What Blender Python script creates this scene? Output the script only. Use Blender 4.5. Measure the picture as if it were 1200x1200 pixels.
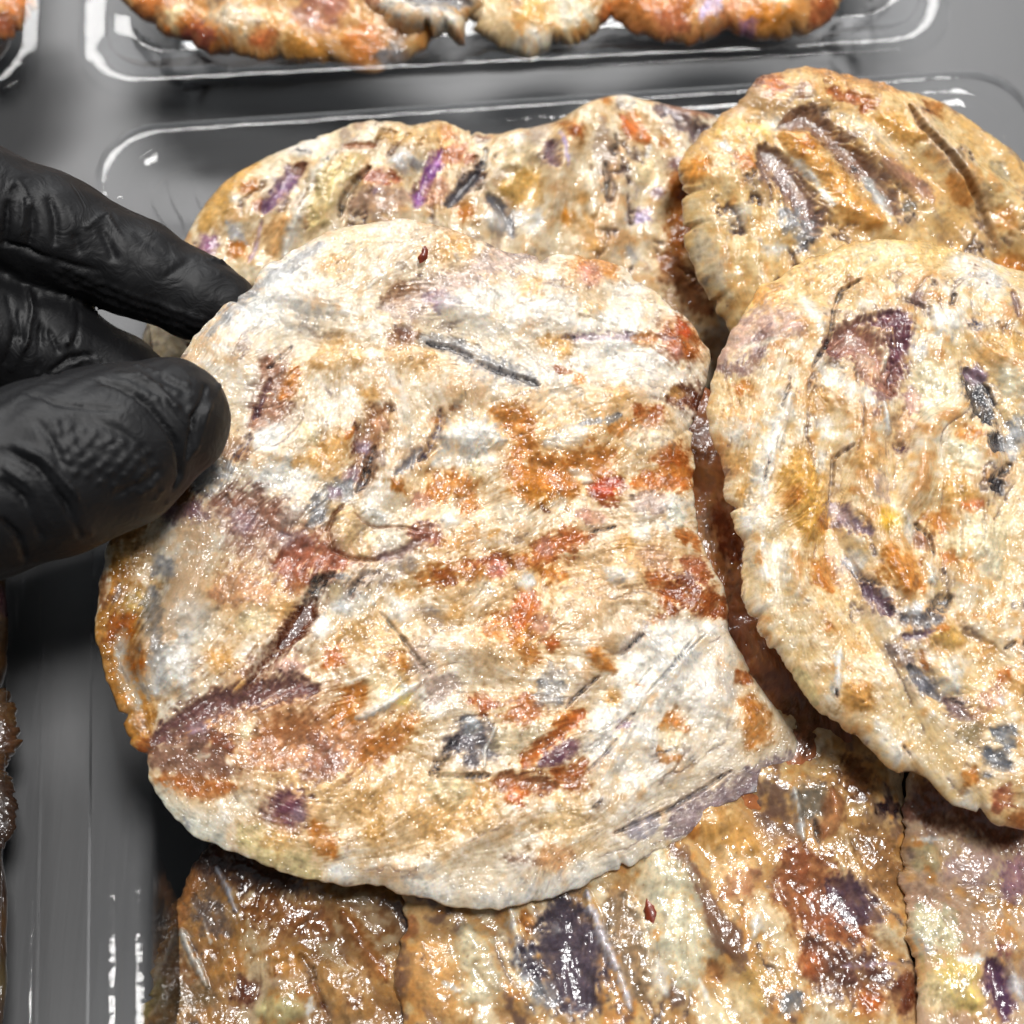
import bpy, bmesh, math, random
import numpy as np
from mathutils import Matrix, Vector

for _o in list(bpy.data.objects):
    bpy.data.objects.remove(_o)
scene = bpy.context.scene
col_main = scene.collection
MM = 0.001

# ------------------------------------------------------------------ camera
PITCH = math.radians(66.0)
DIST = 0.339
cam_data = bpy.data.cameras.new('camera')
cam_data.sensor_width = 36.0
cam_data.lens = 36.0 * 2200.0 / 1200.0
cam_data.clip_start = 0.01
cam_data.clip_end = 20.0
cam_data.dof.use_dof = True
cam_data.dof.focus_distance = 0.303
cam_data.dof.aperture_fstop = 14.0
cam = bpy.data.objects.new('camera', cam_data)
col_main.objects.link(cam)
cam.location = (0.0, -DIST * math.cos(PITCH), DIST * math.sin(PITCH))
cam.rotation_euler = (math.radians(90.0) - PITCH, 0.0, 0.0)
scene.camera = cam

# ------------------------------------------------------------------ world and lamps (an indoor packing room)
world = bpy.data.worlds.new('World')
scene.world = world
world.use_nodes = True
world.node_tree.nodes['Background'].inputs['Color'].default_value = (0.86, 0.93, 1.0, 1)
world.node_tree.nodes['Background'].inputs['Strength'].default_value = 0.13

def area_lamp(name, loc, target, sx, sy, watts, color):
    d = bpy.data.lights.new(name, 'AREA')
    d.shape = 'RECTANGLE'
    d.size = sx
    d.size_y = sy
    d.energy = watts
    d.color = color
    o = bpy.data.objects.new(name, d)
    col_main.objects.link(o)
    o.location = loc
    o.rotation_euler = (Vector(target) - Vector(loc)).to_track_quat('-Z', 'Y').to_euler()
    return o

area_lamp('ceiling_tube_lamp', (-0.15, 1.25, 1.45), (0, 0, 0), 1.3, 0.22, 26.0, (1.0, 0.985, 0.965))
area_lamp('ceiling_panel_lamp', (0.38, 0.10, 2.0), (0, 0, 0), 0.5, 0.42, 32.0, (1.0, 0.985, 0.965))
area_lamp('far_fill_lamp', (0.1, 2.4, 1.5), (0, 0, 0.0), 2.4, 1.3, 20.0, (0.93, 0.97, 1.0))  # unseen lamp, added to brighten the table's reflection towards the back

scene.view_settings.view_transform = 'Standard'
scene.view_settings.look = 'None'
scene.view_settings.exposure = 0.04
scene.view_settings.gamma = 1.0
scene.view_settings.use_curve_mapping = False
scene.render.engine = 'CYCLES'
scene.cycles.use_denoising = True
scene.cycles.use_adaptive_sampling = True
scene.cycles.adaptive_threshold = 0.03
scene.cycles.max_bounces = 8
scene.cycles.diffuse_bounces = 2
scene.cycles.glossy_bounces = 2
scene.cycles.transparent_max_bounces = 16
scene.cycles.sample_clamp_indirect = 4.0
scene.cycles.caustics_reflective = False
scene.cycles.caustics_refractive = False

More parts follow.
